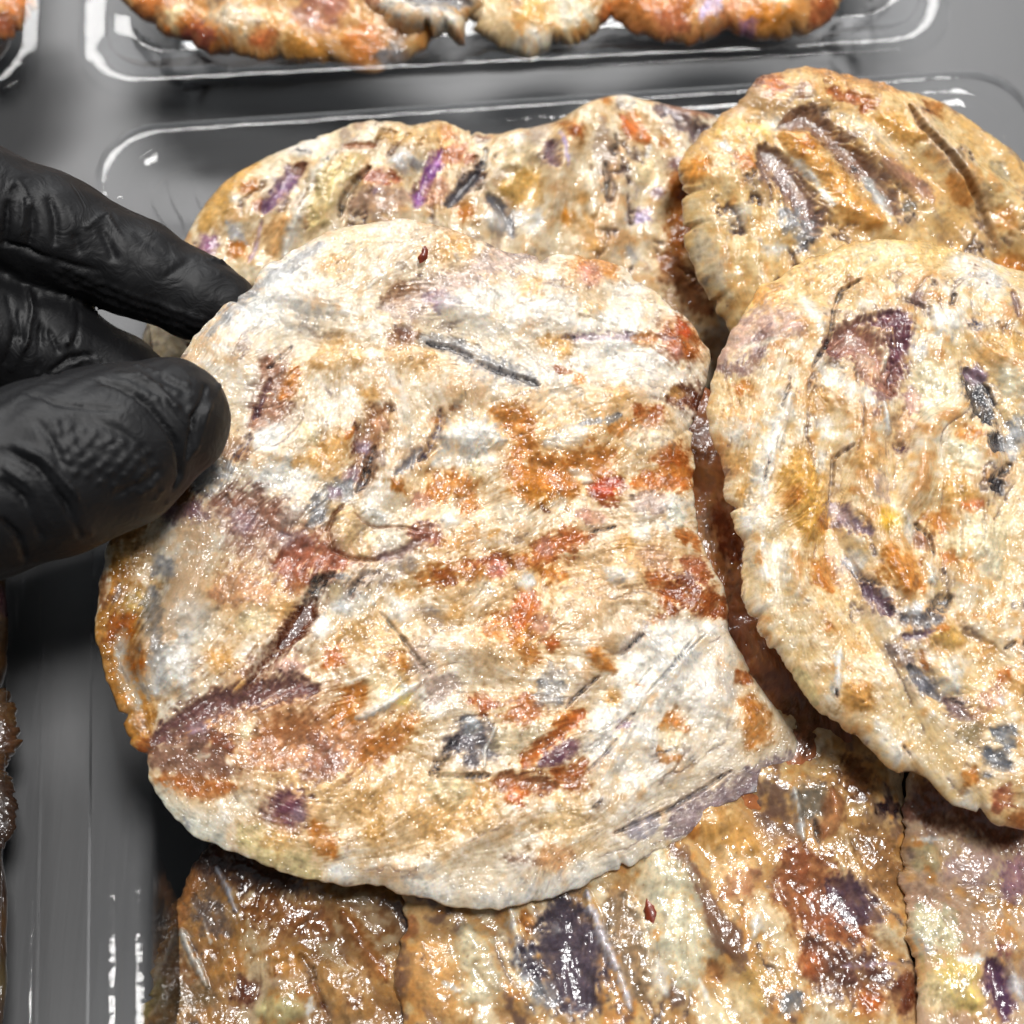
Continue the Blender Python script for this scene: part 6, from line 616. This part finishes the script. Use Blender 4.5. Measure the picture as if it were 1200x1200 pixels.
PAT['B2'] = build_patty('B2', 'streaky tan and dark grey patty at the bottom centre', (186, 142, 88), (214, 190, 144), 66, 370, 0.24, group=G1, tone=0.92, glint=0.38, bands=0.75, relief=0.36, seams=1.0)
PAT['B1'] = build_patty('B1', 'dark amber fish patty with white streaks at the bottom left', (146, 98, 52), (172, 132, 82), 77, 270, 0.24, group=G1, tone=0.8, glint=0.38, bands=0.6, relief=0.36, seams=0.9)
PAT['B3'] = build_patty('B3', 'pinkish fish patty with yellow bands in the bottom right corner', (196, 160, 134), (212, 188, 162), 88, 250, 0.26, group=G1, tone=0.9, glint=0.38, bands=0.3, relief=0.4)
PAT['P1'] = build_patty('P1', 'browned patty at the left end of the row along the top', (206, 146, 86), (226, 196, 150), 99, 190, 0.32, group=G2, t_top=4, rag=0.3, relief=0.18)
PAT['P2'] = build_patty('P2', 'ragged white patty second from left in the row along the top', (222, 206, 176), (236, 228, 212), 110, 130, 0.32, group=G2, t_top=4, rag=0.5, relief=0.18)
PAT['P3'] = build_patty('P3', 'pale golden patty third from left in the row along the top', (222, 200, 158), (232, 218, 190), 121, 130, 0.32, group=G2, t_top=4, rag=0.3, relief=0.18)
PAT['P4'] = build_patty('P4', 'bright orange-brown patty at the right end of the row along the top', (206, 124, 70), (222, 170, 120), 132, 170, 0.32, group=G2, t_top=4, rag=0.3, relief=0.18)
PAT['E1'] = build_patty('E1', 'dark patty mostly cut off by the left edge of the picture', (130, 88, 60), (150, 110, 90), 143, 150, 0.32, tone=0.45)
PAT['F1'] = build_patty('F1', 'rust-brown patty cut off by the upper left corner', (190, 120, 70), (206, 150, 100), 154, 110, 0.32)

# ------------------------------------------------------------------ gloved hand (smooth union of tapered bones, surface nets)
def build_hand():
    B = HAND_DATA['bones']
    segs = [(np.array(a[:3]), np.array(b[:3]), a[3], b[3]) for ch in B for a, b in zip(ch[:-1], ch[1:])]
    allp = np.array([p for ch in B for p in ch])
    lo = (allp[:, :3] - allp[:, 3:]).min(0) - 3; hi = (allp[:, :3] + allp[:, 3:]).max(0) + 3
    h = 0.95
    n = ((hi - lo) / h).astype(int) + 1
    F = np.full(n, 50.0, np.float32)
    ax = [lo[i] + np.arange(n[i]) * h for i in range(3)]
    for a, b, ra, rb in segs:
        m = max(ra, rb) + 6
        i0 = [max(0, int((min(a[i], b[i]) - m - lo[i]) / h)) for i in range(3)]
        i1 = [min(n[i], int((max(a[i], b[i]) + m - lo[i]) / h) + 2) for i in range(3)]
        sl = tuple(slice(p, q) for p, q in zip(i0, i1))
        X, Y, Z = np.meshgrid(*[ax[i][sl[i]] for i in range(3)], indexing='ij')
        d = b - a
        t = np.clip(((X - a[0]) * d[0] + (Y - a[1]) * d[1] + (Z - a[2]) * d[2]) / (d @ d), 0, 1)
        e = np.sqrt((X - a[0] - d[0] * t) ** 2 + (Y - a[1] - d[1] * t) ** 2 + (Z - a[2] - d[2] * t) ** 2) - (ra + (rb - ra) * t)
        k = 2.0
        cur = F[sl]
        hh = np.maximum(k - np.abs(cur - e), 0) / k
        F[sl] = np.minimum(cur, e) - hh * hh * k / 4
    # surface nets
    ins = F < 0
    cell = np.zeros(np.array(n) - 1, np.int8)
    for dx in (0, 1):
        for dy in (0, 1):
            for dz in (0, 1):
                cell += ins[dx:n[0] - 1 + dx, dy:n[1] - 1 + dy, dz:n[2] - 1 + dz]
    act = (cell > 0) & (cell < 8)
    ijk = np.argwhere(act)
    vid = np.full(cell.shape, -1, np.int32); vid[act] = np.arange(len(ijk))
    acc = np.zeros((len(ijk), 3)); cnt = np.zeros(len(ijk))
    cor = [(i, j, k) for i in (0, 1) for j in (0, 1) for k in (0, 1)]
    for p in cor:
        for axx in range(3):
            if p[axx]: continue
            q = list(p); q[axx] = 1
            fa = F[ijk[:, 0] + p[0], ijk[:, 1] + p[1], ijk[:, 2] + p[2]]; fb = F[ijk[:, 0] + q[0], ijk[:, 1] + q[1], ijk[:, 2] + q[2]]
            mk = (fa < 0) != (fb < 0)
            t = np.where(mk, fa / np.where(mk, fa - fb, 1), 0)
            pos = np.tile(np.array(p, float), (len(ijk), 1)); pos[:, axx] += t
            acc[mk] += pos[mk]; cnt[mk] += 1
    V = lo + (ijk + acc / cnt[:, None]) * h
    Q = []
    for axx in range(3):
        o1, o2 = [(1, 2), (2, 0), (0, 1)][axx]
        s0 = [slice(None)] * 3; s1 = [slice(None)] * 3
        s0[axx] = slice(0, -1); s1[axx] = slice(1, None)
        a, b = ins[tuple(s0)], ins[tuple(s1)]
        for flip in (0, 1):
            e = np.argwhere((a & ~b) if not flip else (~a & b))
            e = e[(e[:, o1] > 0) & (e[:, o2] > 0) & (e[:, o1] < n[o1] - 1) & (e[:, o2] < n[o2] - 1)]
            def vv(d1, d2):
                q = e.copy(); q[:, o1] += d1; q[:, o2] += d2
                return vid[q[:, 0], q[:, 1], q[:, 2]]
            f = np.stack([vv(-1, -1), vv(0, -1), vv(0, 0), vv(-1, 0)], -1)
            Q.append(f if not flip else f[:, ::-1])
    Q = np.concatenate(Q)
    tmp = mesh_np('glove_draft', V * MM, Q, None)
    sm = tmp.modifiers.new('sm', 'SMOOTH'); sm.factor = 0.5; sm.iterations = 3
    sd = tmp.modifiers.new('sd', 'SUBSURF'); sd.levels = 1; sd.render_levels = 1
    dg = bpy.context.evaluated_depsgraph_get()
    me = bpy.data.meshes.new_from_object(tmp.evaluated_get(dg))
    bpy.data.objects.remove(tmp)
    nv = len(me.vertices)
    co = np.empty(nv * 3, np.float32); me.vertices.foreach_get('co', co); co = co.reshape(-1, 3) / MM
    no = np.empty(nv * 3, np.float32); me.vertices.foreach_get('normal', no); no = no.reshape(-1, 3)
    disp = np.zeros(nv, np.float32)
    for P, w, dh in HAND_DATA['strokes']:
        P = np.array(P)
        sel = np.where(((co > P.min(0) - 4) & (co < P.max(0) + 4)).all(1))[0]
        if not len(sel): continue
        c = co[sel]; best = np.full(len(sel), 1e9); par = np.zeros(len(sel)); k = len(P) - 1
        for i in range(k):
            d = P[i + 1] - P[i]
            t = np.clip((c - P[i]) @ d / (d @ d + 1e-6), 0, 1)
            e = np.linalg.norm(c - P[i] - d * t[:, None], axis=1)
            mk = e < best; best = np.where(mk, e, best); par = np.where(mk, (i + t) / k, par)
        tp = np.clip(np.minimum(par, 1 - par) * 5, 0, 1) ** 0.6
        disp[sel] += 1.25 * dh * tp * np.exp(-(best / (w * 0.8)) ** 2)
    for p in HAND_DATA['bumps']:
        p = np.array(p)
        sel = np.where((np.abs(co - p) < 2.5).all(1))[0]
        d = np.linalg.norm(co[sel] - p, axis=1)
        disp[sel] += 0.4 * np.exp(-(d / 0.48) ** 2)
    # slack of the rubber: broad soft folds across the fingers
    disp += 0.10 * np.sin(co[:, 0] * 0.55 + 0.35 * co[:, 1]) * np.sin(co[:, 1] * 0.4 + co[:, 2] * 0.5) + 0.07 * np.sin(co[:, 0] * 1.3 - co[:, 1] * 0.9 + co[:, 2])
    co = co + no * disp[:, None]
    me.vertices.foreach_set('co', (co * MM).astype(np.float32).ravel())
    me.polygons.foreach_set('use_smooth', np.ones(len(me.polygons), dtype=bool))
    me.update()
    me.materials.append(GLOVE)
    ob = bpy.data.objects.new('gloved_hand', me); col_main.objects.link(ob)
    tag(ob, 'hand in a wrinkled black rubber glove pinching the large whitish patty', 'hand')
build_hand()

# ------------------------------------------------------------------ loose spice flakes
CHILI = mat_plain('red_chilli_flake', (126, 46, 18), 0.4, 0.4)

def build_flake(pos, axis, nrm, L, W, label, seed):
    rnd = np.random.RandomState(seed)
    n, m = 13, 10
    V, Q = [], []
    for i in range(n):
        t = i / (n - 1)
        w = W * 0.5 * math.sin(math.pi * t) * (1 + 0.25 * math.sin(t * 9 + seed)) + 0.02
        for j in range(m):
            a = 2 * math.pi * j / m
            V.append(((t - 0.5) * L, w * math.cos(a) * (1 + 0.12 * rnd.randn()) + 0.15 * W * math.sin(t * 4), w * (0.3 if j % 3 else 0.62) * math.sin(a) + 0.2 * math.sin(t * 5) + 0.05 * rnd.randn()))
    for i in range(n - 1):
        for j in range(m):
            Q.append((i * m + j, i * m + (j + 1) % m, (i + 1) * m + (j + 1) % m, (i + 1) * m + j))
    o = mesh_np('spice_flake', np.array(V) * MM, Q, CHILI)
    nv = Vector(nrm).normalized(); ax = (Vector(axis) - nv * nv.dot(Vector(axis))).normalized(); ay = nv.cross(ax)
    o.matrix_world = Matrix(((ax.x, ay.x, nv.x, pos[0] * MM), (ax.y, ay.y, nv.y, pos[1] * MM), (ax.z, ay.z, nv.z, pos[2] * MM), (0, 0, 0, 1)))
    tag(o, label, 'spice flake', 'loose red spice flakes on the patties')
for i_, f_ in enumerate(FLAKES):
    build_flake(*f_, seed=i_)
